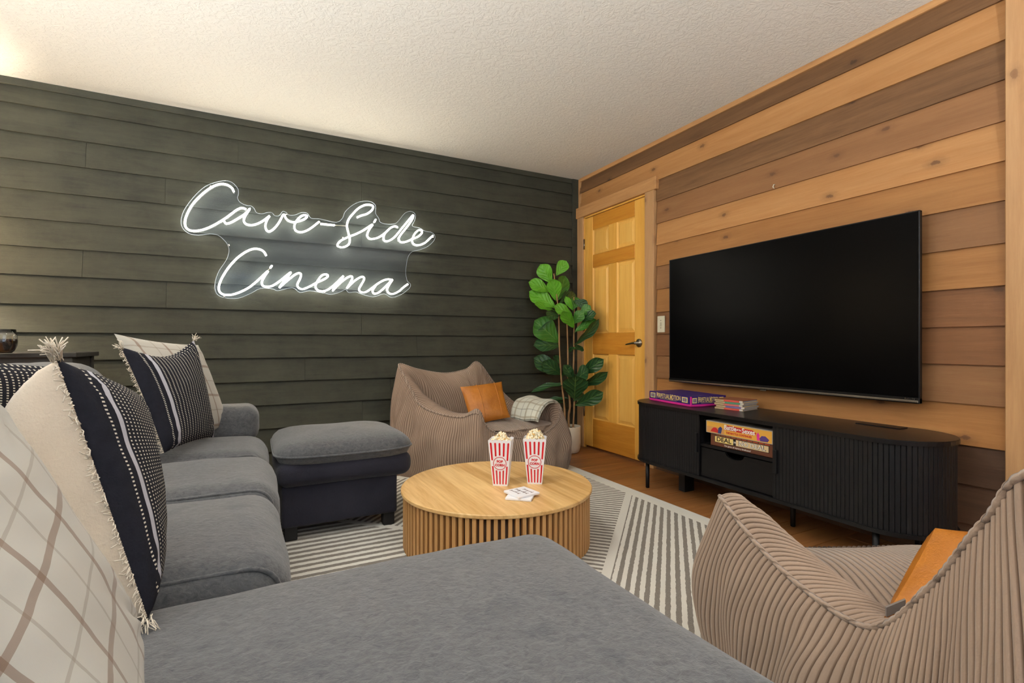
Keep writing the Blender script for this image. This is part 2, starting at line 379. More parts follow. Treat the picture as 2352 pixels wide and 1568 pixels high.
def tube_geo(pts, r, seg=8, cap=True, closed=False):
    pts = [Vector(p) for p in pts]; n = len(pts); rs = r if isinstance(r, (list, tuple)) else [r]*n
    vs, fs = [], []
    T = [(pts[(i+1) % n if closed else min(i+1, n-1)]-pts[(i-1) % n if closed else max(i-1, 0)]).normalized() for i in range(n)]
    up = Vector((0, 0, 1)) if abs(T[0].z) < 0.9 else Vector((1, 0, 0))
    N = (up-T[0]*up.dot(T[0])).normalized()
    for i in range(n):
        N = (N-T[i]*N.dot(T[i])).normalized(); B = T[i].cross(N)
        for k in range(seg):
            a = 2*math.pi*k/seg; vs.append(pts[i]+(N*math.cos(a)+B*math.sin(a))*rs[i])
    for i in range(n if closed else n-1):
        j = (i+1) % n
        for k in range(seg):
            k2 = (k+1) % seg; fs.append((i*seg+k, i*seg+k2, j*seg+k2, j*seg+k))
    if cap and not closed:
        fs.append(tuple(range(seg))[::-1]); fs.append(tuple((n-1)*seg+k for k in range(seg)))
    return vs, fs
def tube(name, pts, r, mat, parent=None, seg=8, closed=False, smooth=True):
    v, f = tube_geo(pts, r, seg, closed=closed); return link(name, mesh(name, v, f), mat, parent, smooth)
def multi_tube(name, strokes, r, mat, parent=None, seg=6):
    V, Fc = [], []
    for s in strokes:
        v, f = tube_geo(s, r, seg); o = len(V); V += v; Fc += [tuple(i+o for i in q) for q in f]
    return link(name, mesh(name, V, Fc), mat, parent, True)
def catmull(pts, per=8, closed=False):
    pts = [Vector(p) for p in pts]; n = len(pts); out = []
    for i in range(n if closed else n-1):
        if closed: p0, p1, p2, p3 = pts[i-1], pts[i], pts[(i+1) % n], pts[(i+2) % n]
        else: p0, p1, p2, p3 = pts[max(i-1, 0)], pts[i], pts[i+1], pts[min(i+2, n-1)]
        for k in range(per):
            t = k/per; out.append(0.5*((2*p1)+(p2-p0)*t+(2*p0-5*p1+4*p2-p3)*t*t+(3*p1-p0-3*p2+p3)*t**3))
    if not closed: out.append(pts[-1])
    return out
def lathe(name, prof, mat, parent=None, loc=(0, 0, 0), seg=32, smooth=True):
    vs, fs = [], []; n = len(prof)
    for r, z in prof:
        for k in range(seg):
            a = 2*math.pi*k/seg; vs.append((loc[0]+r*math.cos(a), loc[1]+r*math.sin(a), loc[2]+z))
    for i in range(n-1):
        for k in range(seg):
            k2 = (k+1) % seg; fs.append((i*seg+k, i*seg+k2, (i+1)*seg+k2, (i+1)*seg+k))
    if prof[0][0] > 1e-6: fs.append(tuple(range(seg))[::-1])
    if prof[-1][0] > 1e-6: fs.append(tuple((n-1)*seg+k for k in range(seg)))
    o = link(name, mesh(name, vs, fs), mat, parent, smooth); return o
def rbox_me(name, size, r, nm=10, nr=5, deform=None):
    """rounded box centred on the origin, dense at the edges"""
    h = [s/2 for s in size]
    def ax(hh):
        a = [-hh+r*(1-math.cos(math.pi/2*k/nr)) for k in range(nr)]
        m = [-(hh-r)+2*(hh-r)*k/nm for k in range(nm+1)]
        return a+m+[-v for v in a[::-1]]
    A = [ax(v) for v in h]; n = len(A[0]); V, Fc, idx = [], [], {}
    def vid(i, j, k):
        q = (i, j, k)
        if q not in idx:
            p = Vector((A[0][i], A[1][j], A[2][k])); inn = Vector([max(-(h[c]-r), min(h[c]-r, p[c])) for c in range(3)])
            d = p-inn
            if d.length > 1e-9:
                d.normalize(); p = inn+d*r
            if deform: p = deform(p)
            idx[q] = len(V); V.append(p)
        return idx[q]
    m = n-1
    for i in range(m):
        for j in range(m):
            Fc.append((vid(i, j, m), vid(i+1, j, m), vid(i+1, j+1, m), vid(i, j+1, m)))
            Fc.append((vid(i, j, 0), vid(i, j+1, 0), vid(i+1, j+1, 0), vid(i+1, j, 0)))
            Fc.append((vid(i, 0, j), vid(i+1, 0, j), vid(i+1, 0, j+1), vid(i, 0, j+1)))
            Fc.append((vid(i, m, j), vid(i, m, j+1), vid(i+1, m, j+1), vid(i+1, m, j)))
            Fc.append((vid(0, i, j), vid(0, i, j+1), vid(0, i+1, j+1), vid(0, i+1, j)))
            Fc.append((vid(m, i, j), vid(m, i+1, j), vid(m, i+1, j+1), vid(m, i, j+1)))
    return mesh(name, V, Fc)
def cushion(name, x0, x1, y0, y1, z0, z1, r, mat, parent, crown=0.02, seed=0, bulge=0.0, wr=0.004):
    sx, sy, sz = x1-x0, y1-y0, z1-z0; c = Vector(((x0+x1)/2, (y0+y1)/2, (z0+z1)/2))
    def df(p):
        a, b, cc = 2*p.x/sx, 2*p.y/sy, 2*p.z/sz
        q = Vector(p)
        q.z += (crown if p.z > 0 else 0)*(1-a*a)*(1-b*b)*max(0, cc)
        if bulge:
            q.x += bulge*a*(1-cc*cc)*(1-b*b)**0.5 if abs(b) < 1 else 0
            q.y += bulge*b*(1-cc*cc)*(1-a*a)**0.5 if abs(a) < 1 else 0
        nv = noise.noise_vector((q+c)*4+Vector((seed, 0, 0)))+0.5*noise.noise_vector((q+c)*11+Vector((seed, 3, 0)))
        return q+c+nv*wr
    return link(name, rbox_me(name, (sx, sy, sz), r, 14, 6, df), mat, parent, True)
def text_mesh(name, s, size, mat, parent, origin, right, up, bold=0.0, sx=1.0, align='CENTER', lift=0.0006, depth=0.0003):
    cu = bpy.data.curves.new(name, 'FONT'); cu.body = s; cu.size = size; cu.align_x = align; cu.align_y = 'CENTER'
    cu.offset = bold; cu.extrude = depth; cu.resolution_u = 3
    to = bpy.data.objects.new(name+'_tmp', cu); COL.objects.link(to)
    dg = bpy.context.evaluated_depsgraph_get(); me = bpy.data.meshes.new_from_object(to.evaluated_get(dg))
    bpy.data.objects.remove(to); bpy.data.curves.remove(cu)
    right = Vector(right).normalized(); up = Vector(up).normalized(); nn = right.cross(up).normalized()
    for v in me.vertices:
        v.co = Vector(origin)+right*(v.co.x*sx)+up*v.co.y+nn*(v.co.z+lift)
    me.materials.clear(); me.name = name
    return link(name, me, mat, parent)
def patch(name, pts, mat, parent, lift=0.0004):
    """thin flat print shape from a planar 3D polygon (ordered counter-clockwise seen from outside)"""
    pts = [Vector(p) for p in pts]; nn = (pts[1]-pts[0]).cross(pts[2]-pts[1]).normalized(); n = len(pts)
    v = [p+nn*lift for p in pts]+[p for p in pts]
    f = [tuple(range(n))]+[(i, i+n, (i+1) % n+n, (i+1) % n) for i in range(n)]
    return link(name, mesh(name, v, f), mat, parent)

# ------------------------------------------------------------------ the room
XW, YW, ZC = 2.675, 3.836, 2.44          # cedar wall plane, painted wall plane, ceiling
XL, YB = -2.6, -1.9                      # far-left wall and the wall behind the camera
st = lambda o: tag(o, kind='structure')
fl = st(box('floor', XL, XW, YB, YW, -0.06, -0.012, M['floor']))
pw = 0.128; k = 0; y = YW
while y > YB:
    y0 = max(y-pw, YB); x = XL-R.uniform(0.0, 1.1)
    while x < XW:
        L = 1.22; a, b = max(x, XL), min(x+L, XW)
        if b-a > 0.02: box('floor_plank', a+0.0012, b-0.0012, y0+0.0012, y-0.0012, -0.012, -R.uniform(0, 0.0006), M['floor'], fl, 0.0015)
        x += L
    y -= pw
st(box('ceiling', XL-0.05, XW+0.05, YB-0.05, YW+0.05, ZC, ZC+0.05, M['ceil']))
wb = st(box('wall_back', XL, XW+0.05, YW, YW+0.05, -0.06, ZC, M['olive']))
wr = st(box('wall_right', XW, XW+0.05, YB, YW, -0.06, ZC, CED[4]))
wl = st(box('wall_left', XL-0.05, XL, YB, YW, -0.06, ZC, M['wallw']))
# wall behind the camera with its window opening
wx0, wx1, wz0, wz1 = -0.75, 0.95, 0.78, 2.08
bm = bmesh.new()
def addb(bm, x0, x1, y0, y1, z0, z1):
    r = bmesh.ops.create_cube(bm, size=1)
    for v in r['verts']: v.co = Vector((x0 if v.co.x < 0 else x1, y0 if v.co.y < 0 else y1, z0 if v.co.z < 0 else z1))
for q in ((XL, wx0, -0.06, ZC), (wx1, XW, -0.06, ZC), (wx0, wx1, -0.06, wz0), (wx0, wx1, wz1, ZC)): addb(bm, q[0], q[1], YB-0.08, YB, q[2], q[3])
me = bpy.data.meshes.new('wall_front'); bm.to_mesh(me); bm.free(); st(link('wall_front', me, M['wallw']))
win = st(empty('window_1', ((wx0+wx1)/2, YB, wz0)))
win_inv = Matrix.Translation(win.location).inverted()
def child_world(o, p): o.parent = p; o.matrix_parent_inverse = Matrix.Translation(p.location).inverted(); return o
for q in ((wx0, wx0+0.05, wz0, wz1), (wx1-0.05, wx1, wz0, wz1), (wx0, wx1, wz0, wz0+0.05), (wx0, wx1, wz1-0.05, wz1), ((wx0+wx1)/2-0.02, (wx0+wx1)/2+0.02, wz0, wz1)):
    child_world(box('window_frame', q[0], q[1], YB-0.07, YB-0.02, q[2], q[3], M['white']), win)

child_world(box('window_pane', wx0+0.05, wx1-0.05, YB-0.048, YB-0.042, wz0+0.05, wz1-0.05, M['glass']), win)
# painted clapboards
def clap(name, parent, axis, a, b, z0, z1, mat, lo=0.020, hi=0.006):
    """lapped board: thick at the bottom edge, thin at the top"""
    ztop = z1+0.018
    if axis == 'X':   # on the painted wall, board runs along X
        poly = [(YW, z0), (YW-lo, z0), (YW-lo, z0+0.004), (YW-hi, ztop), (YW, ztop)]
        return prism(name, poly, 'X', a, b, mat, parent)
    poly = [(XW, z0), (XW-lo, z0), (XW-lo, z0+0.004), (XW-hi, ztop), (XW, ztop)]
    return prism(name, poly, 'Y', a, b, mat, parent)
zl = [2.40, 2.295, 2.134, 1.979, 1.812, 1.647, 1.487, 1.325, 1.157]
while zl[-1] > 0.02: zl.append(max(0.0, zl[-1]-0.162))
joints = [(547, 349), (198, 383), (380, 440), (830, 442), (190, 606), (382, 679), (700, 849), (830, 745), (957, 790), (832, 943), (830, 520)]
jr = {}
for px, py in joints:
    p = at_Y(px, py, YW-0.012)
    for i in range(len(zl)-1):
        if zl[i] > p.z >= zl[i+1]: jr.setdefault(i, []).append(p.x)
XE = 2.598
for i in range(len(zl)-1):
    xs = sorted(jr.get(i, [R.uniform(-0.5, 1.5)] if R.random() < .2 else []))
    xs = [XL]+([R.uniform(-2.1, -1.6)] if i % 2 else [])+xs+[XE]
    for a, b in zip(xs[:-1], xs[1:]):
        clap('clapboard', wb, 'X', a+0.0008, b-0.0008, zl[i+1], zl[i], M['olive'], lo=0.027)
st(box('trim_1', XL, XE, YW-0.024, YW, 2.398, ZC, M['olive'], None, 0.003))
st(box('trim_2', XE, 2.662, YW-0.030, YW, 0, ZC, M['olive'], None, 0.002))
# cedar boards
cz = [2.415, 2.304, 2.142, 1.984, 1.819, 1.66, 1.502, 1.332, 1.163, 1.002, .842, .677, .504, .34, .175, 0.0]
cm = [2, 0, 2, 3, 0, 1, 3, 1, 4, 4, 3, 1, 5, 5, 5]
DY0, DY1, DZ = 2.917, 3.698, 2.054       # door opening
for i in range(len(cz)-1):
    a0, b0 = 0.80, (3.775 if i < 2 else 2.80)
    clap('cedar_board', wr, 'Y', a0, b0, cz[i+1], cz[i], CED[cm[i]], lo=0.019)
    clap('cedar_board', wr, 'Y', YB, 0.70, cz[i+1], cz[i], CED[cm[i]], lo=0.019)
st(box('trim_3', XW-0.022, XW, 0.858, 3.775, 2.408, ZC, M['trim_h'], None, 0.002))
st(box('trim_4', XW-0.014, XW+0.01, 3.765, YW-0.0, DZ+0.03, ZC, M['trim_v'], None, 0.002))
st(box('trim_5', XW-0.034, XW+0.01, 0.70, 0.858, 0, ZC, M['trim_v'], None, 0.003))

# ------------------------------------------------------------------ door
def door():
    d = st(empty('door_1', (XW, (DY0+DY1)/2, 0)))
    C = lambda o: child_world(o, d)
    xf, xb = XW-0.020, XW-0.001
    # casing and jamb
    C(box('casing', XW-0.034, XW+0.01, DY1+0.012, 3.800, 0, DZ+0.02, M['trim_v'], None, 0.003))
    C(box('casing', XW-0.038, XW+0.01, DY0-0.108, DY0-0.012, 0, DZ+0.02, M['trim_v'], None, 0.003))
    C(box('head_casing', XW-0.042, XW+0.01, DY0-0.135, 3.812, DZ+0.02, DZ+0.115, M['trim_h'], None, 0.003))
    for q in ((DY1, DY1+0.014, 0, DZ+0.016), (DY0-0.014, DY0, 0, DZ+0.016), (DY0-0.014, DY1+0.014, DZ+0.004, DZ+0.018)):
        C(box('jamb', XW-0.022, XW+0.04, q[0], q[1], q[2], q[3], M['pine_v'], None, 0.002))
    y0, y1, zb, zt = DY0+0.003, DY1-0.003, 0.022, DZ-0.002
    sw = 0.115; ym = (y0+y1)/2; mw = 0.055
    S = M['pine_v']; H = M['pine_h']
    C(box('stile', xf, xb, y0, y0+sw, zb, zt, S, None, 0.003)); C(box('stile', xf, xb, y1-sw, y1, zb, zt, S, None, 0.003))
    rails = [(zb, 0.27), (0.84, 1.02), (1.60, 1.71), (1.93, zt)]
    for a, b in rails: C(box('rail', xf, xb, y0+sw, y1-sw, a, b, H, None, 0.003))
    for (a, b) in ((0.27, 0.84), (1.02, 1.60), (1.71, 1.93)):
        C(box('mullion', xf, xb, ym-mw, ym+mw, a, b, S, None, 0.003))
        for ya, yb in ((y0+sw, ym-mw), (ym+mw, y1-sw)):
            # raised panel: recessed field with bevelled raised centre
            g, rr = 0.012, 0.032
            loops = [(0.0, xf+0.002), (0.008, xf+0.013), (rr, xf+0.004), (rr+0.003, xf+0.003)]
            V, Fc = [], []
            for off, xx in loops:
                V += [(xx, ya+off, a+off), (xx, yb-off, a+off), (xx, yb-off, b-off), (xx, ya+off, b-off)]
            for l in range(3):
                for q in range(4): Fc.append((l*4+q, l*4+(q+1) % 4, l*4+4+(q+1) % 4, l*4+4+q))
            Fc.append((12, 13, 14, 15))
            C(link('raised_panel', fixn(mesh('raised_panel', V, Fc)), M['pine_p']))
    C(box('door_core', xb-0.003, xb, y0, y1, zb, zt, M['pine_v']))
    # lever handle
    hy, hz = DY0+0.065, 0.935
    rose = lathe('handle_rose', [(0.0, 0.0), (0.033, 0.0), (0.033, 0.006), (0.026, 0.012), (0.012, 0.014), (0.012, 0.046), (0.0, 0.047)], M['nickel'], None)
    rose.data.transform(Matrix.Translation((xf, hy, hz)) @ Matrix.Rotation(-math.pi/2, 4, 'Y')); C(rose)
    pts = catmull([(xf-0.044, hy-0.004, hz), (xf-0.046, hy+0.03, hz-0.002), (xf-0.046, hy+0.075, hz-0.008), (xf-0.04, hy+0.11, hz-0.012)], 6)
    C(tube('handle_lever', pts, [0.0095-0.004*i/(len(pts)-1) for i in range(len(pts))], M['nickel'], None, 10))
    for z in (0.28, 1.05, 1.78):
        C(tube('hinge', [(xf-0.004, DY1+0.004, z), (xf-0.004, DY1+0.004, z+0.09)], 0.006, M['nickel'], None, 8))
door()
# light switch
sw = empty('light_switch', (XW-0.02, 2.748, 1.072), 0, 'ivory light switch plate on cedar wall beside the door', 'light switch')
child_world(box('plate', XW-0.024, XW-0.015, 2.711, 2.785, 1.012, 1.133, M['ivory'], None, 0.003), sw)
child_world(box('toggle', XW-0.036, XW-0.022, 2.742, 2.754, 1.062, 1.086, M['ivory'], None, 0.002), sw)
for z in (1.045, 1.100): child_world(box('screw', XW-0.0255, XW-0.023, 2.745, 2.751, z-0.003, z+0.003, M['nickel'], None), sw)
p = at_X(1780, 428, XW-0.016)
tag(tube('wall_hook', [p+Vector((0.01, 0, 0.012)), p+Vector((-0.012, 0, 0.008)), p+Vector((-0.018, 0, -0.006)), p+Vector((-0.006, 0, -0.012))], 0.0028, M['ivory'], None, 6),
    'small pale cable hook left on the bare cedar boards above the television', 'hook')

# ------------------------------------------------------------------ rug
tag(link('rug', rbox_me('rug', (2.44, 3.05, 0.012), 0.005, 6, 2, lambda p: p+Vector((0.91, 1.925, 0.0065))), M['rug']),
    'cream area rug with grey diagonal stripe blocks under the round table', 'rug')

# ------------------------------------------------------------------ television
def television():
    t = empty('television', (2.62, 1.853, 0.667), 0, 'large black flat television mounted on the cedar wall', 'television')
    C = lambda o: child_world(o, t)
    y0, y1, z0, z1 = 1.115, 2.592, 0.667, 1.513
    C(box('screen', 2.580, 2.586, y0+0.006, y1-0.006, z0+0.026, z1-0.006, M['screen']))
    C(box('bezel', 2.578, 2.600, y0, y0+0.007, z0, z1, M['tv_frame'], None, 0.002)); C(box('bezel', 2.578, 2.600, y1-0.007, y1, z0, z1, M['tv_frame'], None, 0.002))
    C(box('bezel', 2.578, 2.600, y0, y1, z1-0.007, z1, M['tv_frame'], None, 0.002))
    C(box('chin', 2.574, 2.600, y0, y1, z0, z0+0.026, M['tv_frame'], None, 0.003))
    C(box('chrome_strip', 2.5715, 2.576, y0+0.004, y1-0.004, z0+0.004, z0+0.014, M['chrome'], None, 0.0015))
    C(box('housing', 2.586, 2.602, y0+0.006, y1-0.006, z0+0.01, z1-0.006, M['blk_metal']))
    C(box('rear_housing', 2.602, 2.632, y0+0.18, y1-0.18, z0+0.08, z1-0.22, M['blk_metal'], None, 0.01))
    C(box('wall_mount', 2.632, 2.672, 1.70, 2.0, 1.0, 1.2, M['blk_metal']))
    C(box('logo_light', 2.572, 2.576, 1.845, 1.885, z0-0.005, z0+0.001, M['chrome']))
    C(text_mesh('badge_lettering', 'Roku TV', 0.011, M['chrome'], None, (2.5735, y0+0.035, z0+0.0195), (0, -1, 0), (0, 0, 1)))
television()

# ------------------------------------------------------------------ media console
def console():
    RX, CX0, Y0, Y1 = 0.212, 2.440, 1.148, 2.440
    root = empty('media_console', (CX0, (Y0+Y1)/2, 0), 0, 'long black media console with rounded ends and ribbed sliding doors below the television', 'console')
    C = lambda o: child_world(o, root)
    def stadium(r, n=20):
        P = []
        for k in range(n+1): a = -math.pi+math.pi*k/n; P.append((CX0+r*math.cos(a), Y0+r*math.sin(a)))
        for k in range(n+1): a = math.pi*k/n; P.append((CX0+r*math.cos(a), Y1+r*math.sin(a)))
        return P
    zb, zt = 0.165, 0.550
    C(prism('top_panel', stadium(RX), 'Z', zt-0.020, zt, M['blk_wood_h'], None, 0.002))
    C(prism('bottom_panel', stadium(RX), 'Z', zb, zb+0.018, M['blk_wood_h'], None, 0.002))
    ri = RX-0.018
    # perimeter param: length along front & round ends
    oy0, oy1 = 1.571, 2.022
    xf = CX0-ri
    dl = C(empty('sliding_door', (CX0, Y1, zb))); dr = C(empty('sliding_door', (CX0, Y0, zb)))
    dl.matrix_parent_inverse = root.matrix_world.inverted(); dr.matrix_parent_inverse = root.matrix_world.inverted()
    for e, l in ((dl, (CX0, Y1, zb)), (dr, (CX0, Y0, zb))):
        e.matrix_parent_inverse = Matrix.Translation(root.location).inverted(); e.location = l
    pitch = 0.0176
    sm = prism('tambour_slat', [(-0.0075, -pitch/2+0.0003), (-0.009, -pitch/2+0.0016), (-0.009, pitch/2-0.0016), (-0.0075, pitch/2-0.0003), (0.003, pitch/2-0.0003), (0.003, -pitch/2+0.0003)], 'Z', zb+0.018, zt-0.020, M['blk_wood'])
    sme = sm.data; bpy.data.objects.remove(sm)
    def slat(x, y, ang, par):
        o = bpy.data.objects.new('tambour_slat', sme); COL.objects.link(o); o.parent = par
        o.matrix_parent_inverse = (Matrix.Translation(root.location) @ Matrix.Translation(Vector(par.location)-Vector(root.location))).inverted()
        o.location = (x, y, 0); o.rotation_euler = (0, 0, ang)
    y = oy1+pitch/2
    while y < Y1: slat(xf, y, 0, dl); y += pitch
    a = 0.0
    da = pitch/ri; a = (y-Y1)/ri
    while a < math.pi: slat(CX0-ri*math.cos(a), Y1+ri*math.sin(a), -a, dl); a += da
    y = oy0-pitch/2
    while y > Y0: slat(xf, y, 0, dr); y -= pitch
    a = (Y0-y)/ri
    while a < math.pi: slat(CX0-ri*math.cos(a), Y0-ri*math.sin(a), a, dr); a += da
    def sub(o, par):
        o.parent = par; o.matrix_parent_inverse = Matrix.Translation(par.location).inverted(); return o
    sub(box('door_pull', xf-0.026, xf-0.008, oy1+0.004, oy1+0.020, 0.315, 0.425, M['blk_wood'], None, 0.003), dl)
    sub(box('door_pull', xf-0.026, xf-0.008, oy0-0.030, oy0-0.010, 0.305, 0.420, M['blk_wood'], None, 0.003), dr)
    # compartment
    xi = CX0+0.17
    C(box('side_panel', xf+0.004, xi, oy0-0.018, oy0-0.002, zb+0.018, zt-0.02, M['blk_wood']))
    C(box('side_panel', xf+0.012, xi, oy1+0.002, oy1+0.018, zb+0.018, zt-0.02, M['blk_wood']))
    C(box('back_panel', xi, xi+0.01, Y0, Y1, zb+0.018, zt-0.02, M['blk_in']))
    C(box('shelf', xf+0.006, xi, oy0-0.002, oy1+0.002, 0.352, 0.367, M['blk_wood_h']))
    ym = (oy0+oy1)/2; n = 10; rr = 0.058
    arc = [(ym+rr*math.cos(math.pi*k/n), 0.346-0.030*math.sin(math.pi*k/n)) for k in range(n+1)]
    poly = [(oy0+0.002, zb+0.022), (oy1-0.004, zb+0.022), (oy1-0.004, 0.346)]+[(yy, z) for yy, z in arc]+[(oy0+0.002, 0.346)]
    C(prism('drawer_front', poly, 'X', xf+0.004, xf+0.018, M['blk_wood_h']))
    C(box('drawer_box', xf+0.06, xi-0.01, oy0+0.01, oy1-0.01, zb+0.025, 0.30, M['blk_in']))
    C(box('side_panel', xi-0.002, xi+0.008, Y0-0.1, Y1+0.1, zb+0.018, zt-0.02, M['blk_in']))
    for (x, yy) in ((2.262, 2.463), (2.262, 1.13), (2.60, 2.463), (2.60, 1.13), (2.44, 1.60)):
        C(lathe('leg', [(0.0, 0.0), (0.010, 0.0), (0.012, 0.004), (0.013, 0.165), (0.0, 0.165)], M['blk_metal'], None, (x, yy, 0.0), 14))
    C(box('center_support', 2.40, 2.48, 2.28, 2.33, 0.0, zb, M['blk_in']))
    C(box('cable_plate', 2.545, 2.612, 1.175, 1.36, zt, zt+0.004, M['blk_metal'], None, 0.001))
    C(box('shelf_pin', xf+0.03, xf+0.036, oy1-0.006, oy1+0.003, 0.495, 0.501, M['chrome']))
console()

# ------------------------------------------------------------------ game boxes and books
def obox(name, a, b, depth, z0, z1, mat, parent=None, bev=0.0015):
    """box whose front bottom edge runs a->b; depth to the left-hand side of a->b looking from above is away"""
    a, b = Vector(a), Vector(b); d = (b-a).normalized(); nn = Vector((-d.y, d.x, 0))*depth
    me = box_me(name, 0, 1, 0, 1, 0, 1, 0)
    for v in me.vertices:
        c = v.co; p = a+(b-a)*c.x+nn*c.y; v.co = Vector((p.x, p.y, z0+(z1-z0)*c.z))
    bm = bmesh.new(); bm.from_mesh(me)
    if bev: bmesh.ops.bevel(bm, geom=bm.edges[:], offset=bev, segments=1, affect='EDGES')
    bmesh.ops.recalc_face_normals(bm, faces=bm.faces); bm.to_mesh(me); bm.free()
    return link(name, me, mat, parent)
class Face:
    """a vertical print face: o = lower-left corner, r = right, size w x h"""
    def __init__(s, o, r, w, h, up=(0, 0, 1)): s.o, s.r, s.w, s.h, s.u = Vector(o), Vector(r).normalized(), w, h, Vector(up)
    def p(s, u, v): return s.o+s.r*(u*s.w)+s.u*(v*s.h)
    def quad(s, u0, v0, u1, v1): return [s.p(u0, v0), s.p(u1, v0), s.p(u1, v1), s.p(u0, v1)]
purple = plain('game_box_purple', (52, 24, 110), 0.4); pink = plain('game_box_pink', (222, 48, 150), 0.4)
gold = plain('print_pale_gold', (232, 206, 128), 0.5); bluep = plain('print_blue', (70, 120, 170), 0.5); orangep = plain('print_orange', (206, 120, 70), 0.5)
Z0 = 0.551
ga, gb = Vector((2.372, 2.565, 0)), Vector((2.318, 2.153, 0))
gd = (gb-ga).normalized(); gn = Vector((-gd.y, gd.x, 0)); DEP = 0.262
g = empty('board_game_box', (ga.x, ga.y, Z0), 0, 'purple and pink board game box lying on the black console', 'board game')
C = lambda o, p=g: child_world(o, p)
C(obox('box_base', ga+gd*0.003+gn*0.003, gb-gd*0.003+gn*0.003, DEP-0.006, Z0, Z0+0.016, pink))
C(obox('box_lid', ga, gb, DEP, Z0+0.005, Z0+0.062, purple))
for f, wd in ((Face((ga.x, ga.y, Z0+0.005)-gn*0.0004 if False else Vector((ga.x, ga.y, Z0+0.005)), gd, (gb-ga).length, 0.057), 1), (Face(Vector((gb.x, gb.y, Z0+0.005)), gn, DEP, 0.057), 0.64)):
    C(patch('print_band', f.quad(0.0, 0.0, 1, 0.17), pink, None, 0.0005)); C(patch('print_band', f.quad(0.0 if wd == 1 else 0, 0.17, 0.02, 1) if wd < 1 else f.quad(0.98, 0.17, 1, 1), pink, None, 0.0005))
    for u in ((0.035, 0.16), (0.80, 0.925)):
        C(patch('print_square', f.quad(u[0], 0.30, u[1], 0.86), gold, None, 0.0006)); C(patch('print_square', f.quad(u[0]+0.02, 0.40, u[1]-0.02, 0.76), bluep, None, 0.0009)); C(patch('print_square', f.quad(u[0]+0.045, 0.48, u[1]-0.045, 0.68), orangep, None, 0.0012))
    tw = 0.0175*wd*1.12
    ws = f.w/0.415
    C(text_mesh('game_lettering', 'ERPETUAL', 0.040, gold, None, f.p(0.372, 0.62), f.r, (0, 0, 1), 0.0005, 0.66*ws, lift=0.0008)); C(text_mesh('game_lettering', 'OTION', 0.040, gold, None, f.p(0.672, 0.62), f.r, (0, 0, 1), 0.0005, 0.66*ws, lift=0.0008))
    C(text_mesh('game_lettering', 'P', 0.050, gold, None, f.p(0.212, 0.60), f.r, (0, 0, 1), 0.0008, 0.66*ws, lift=0.0008)); C(text_mesh('game_lettering', 'M', 0.050, gold, None, f.p(0.553, 0.60), f.r, (0, 0, 1), 0.0008, 0.66*ws, lift=0.0008))
    C(patch('print_line', f.quad(0.28, 0.30, 0.68, 0.33), gold, None, 0.0006))
# stack of slim books
bcol = [(214, 84, 74), (122, 104, 160), (214, 112, 110), (84, 150, 118), (220, 82, 70)]
ba, bb = Vector((2.400, 2.052, 0)), Vector((2.430, 1.885, 0))
pages = plain('grey_page_block', (150, 158, 172), 0.8)
for i in range(5):
    off = [0.0, 0.006, -0.004, 0.003, -0.002][i]; zz = Z0+0.0115*i
    names = ['red-banded book at the bottom of the stack on the console', 'violet-banded slim book second from the bottom of the console stack', 'pink-banded slim book in the middle of the console stack', 'green-banded slim book second from the top of the console stack', 'red-banded slim book on top of the console stack']
    bk = empty('book', (ba.x, ba.y, zz), 0, names[i], 'book', 'slim books stacked beside the game box')
    d = (bb-ba).normalized(); nn = Vector((-d.y, d.x, 0)); a, b = ba+d*off+nn*abs(off), bb+d*off+nn*abs(off)
    cm_ = plain('book_cover_%d' % i, (196, 170, 132), 0.5)
    child_world(obox('cover', a, b, 0.166, zz, zz+0.0024, cm_, None, 0), bk); child_world(obox('cover', a, b, 0.166, zz+0.0086, zz+0.011, plain('book_front_%d' % i, (150, 92, 62), 0.45) if i == 4 else cm_, None, 0), bk)
    child_world(obox('spine', a, b, 0.003, zz, zz+0.011, cm_, None, 0), bk)
    child_world(obox('page_block', a+d*0.002+nn*0.003, b-d*0.002+nn*0.003, 0.160, zz+0.0024, zz+0.0086, pages, None, 0), bk)
    f = Face(Vector((a.x, a.y, zz)), d, (b-a).length, 0.011)
    child_world(patch('spine_band', f.quad(0.34, 0.06, 0.88, 0.94), plain('spine_%d' % i, bcol[i], 0.5), None, 0.0005), bk)
    child_world(patch('spine_band', f.quad(0.88, 0.06, 0.99, 0.94), plain('spine_end_%d' % i, (214, 206, 196), 0.6), None, 0.0005), bk)
# two game boxes inside the open compartment
yel = plain('game_yellow', (226, 170, 70), 0.4); rust = plain('game_rust', (104, 62, 44), 0.4); cream = plain('game_cream', (222, 196, 150), 0.4)
dkp = plain('print_dark', (36, 26, 26), 0.5); wht = plain('print_white', (240, 236, 230), 0.5); redp = plain('print_brick', (196, 40, 40), 0.5); violet = plain('print_violet', (84, 60, 130), 0.5); skyb = plain('print_navy', (50, 64, 120), 0.5)
def shelf_game(ya, yb, x, z0, z1, mat, label, skew=0.0):
    e = empty('board_game_box', (x, (ya+yb)/2, z0), 0, label, 'board game')
    o = child_world(obox('box_lid', Vector((x, ya, 0)), Vector((x, yb, 0)), 0.27, z0, z1, mat, None, 0.002), e)
    return e, Face(Vector((x, ya, z0)), (0, -1, 0), ya-yb, z1-z0)
e, f = shelf_game(1.962, 1.578, 2.262, 0.368, 0.435, rust, 'rust brown board game box lying under the yellow one in the console')
C = lambda o: child_world(o, e)
C(patch('print_panel', f.quad(0.07, 0.30, 0.93, 0.84), dkp, None, 0.0005)); C(patch('print_panel', f.quad(0.08, 0.34, 0.385, 0.80), gold, None, 0.0008)); C(patch('print_panel', f.quad(0.43, 0.34, 0.92, 0.80), cream, None, 0.0008))
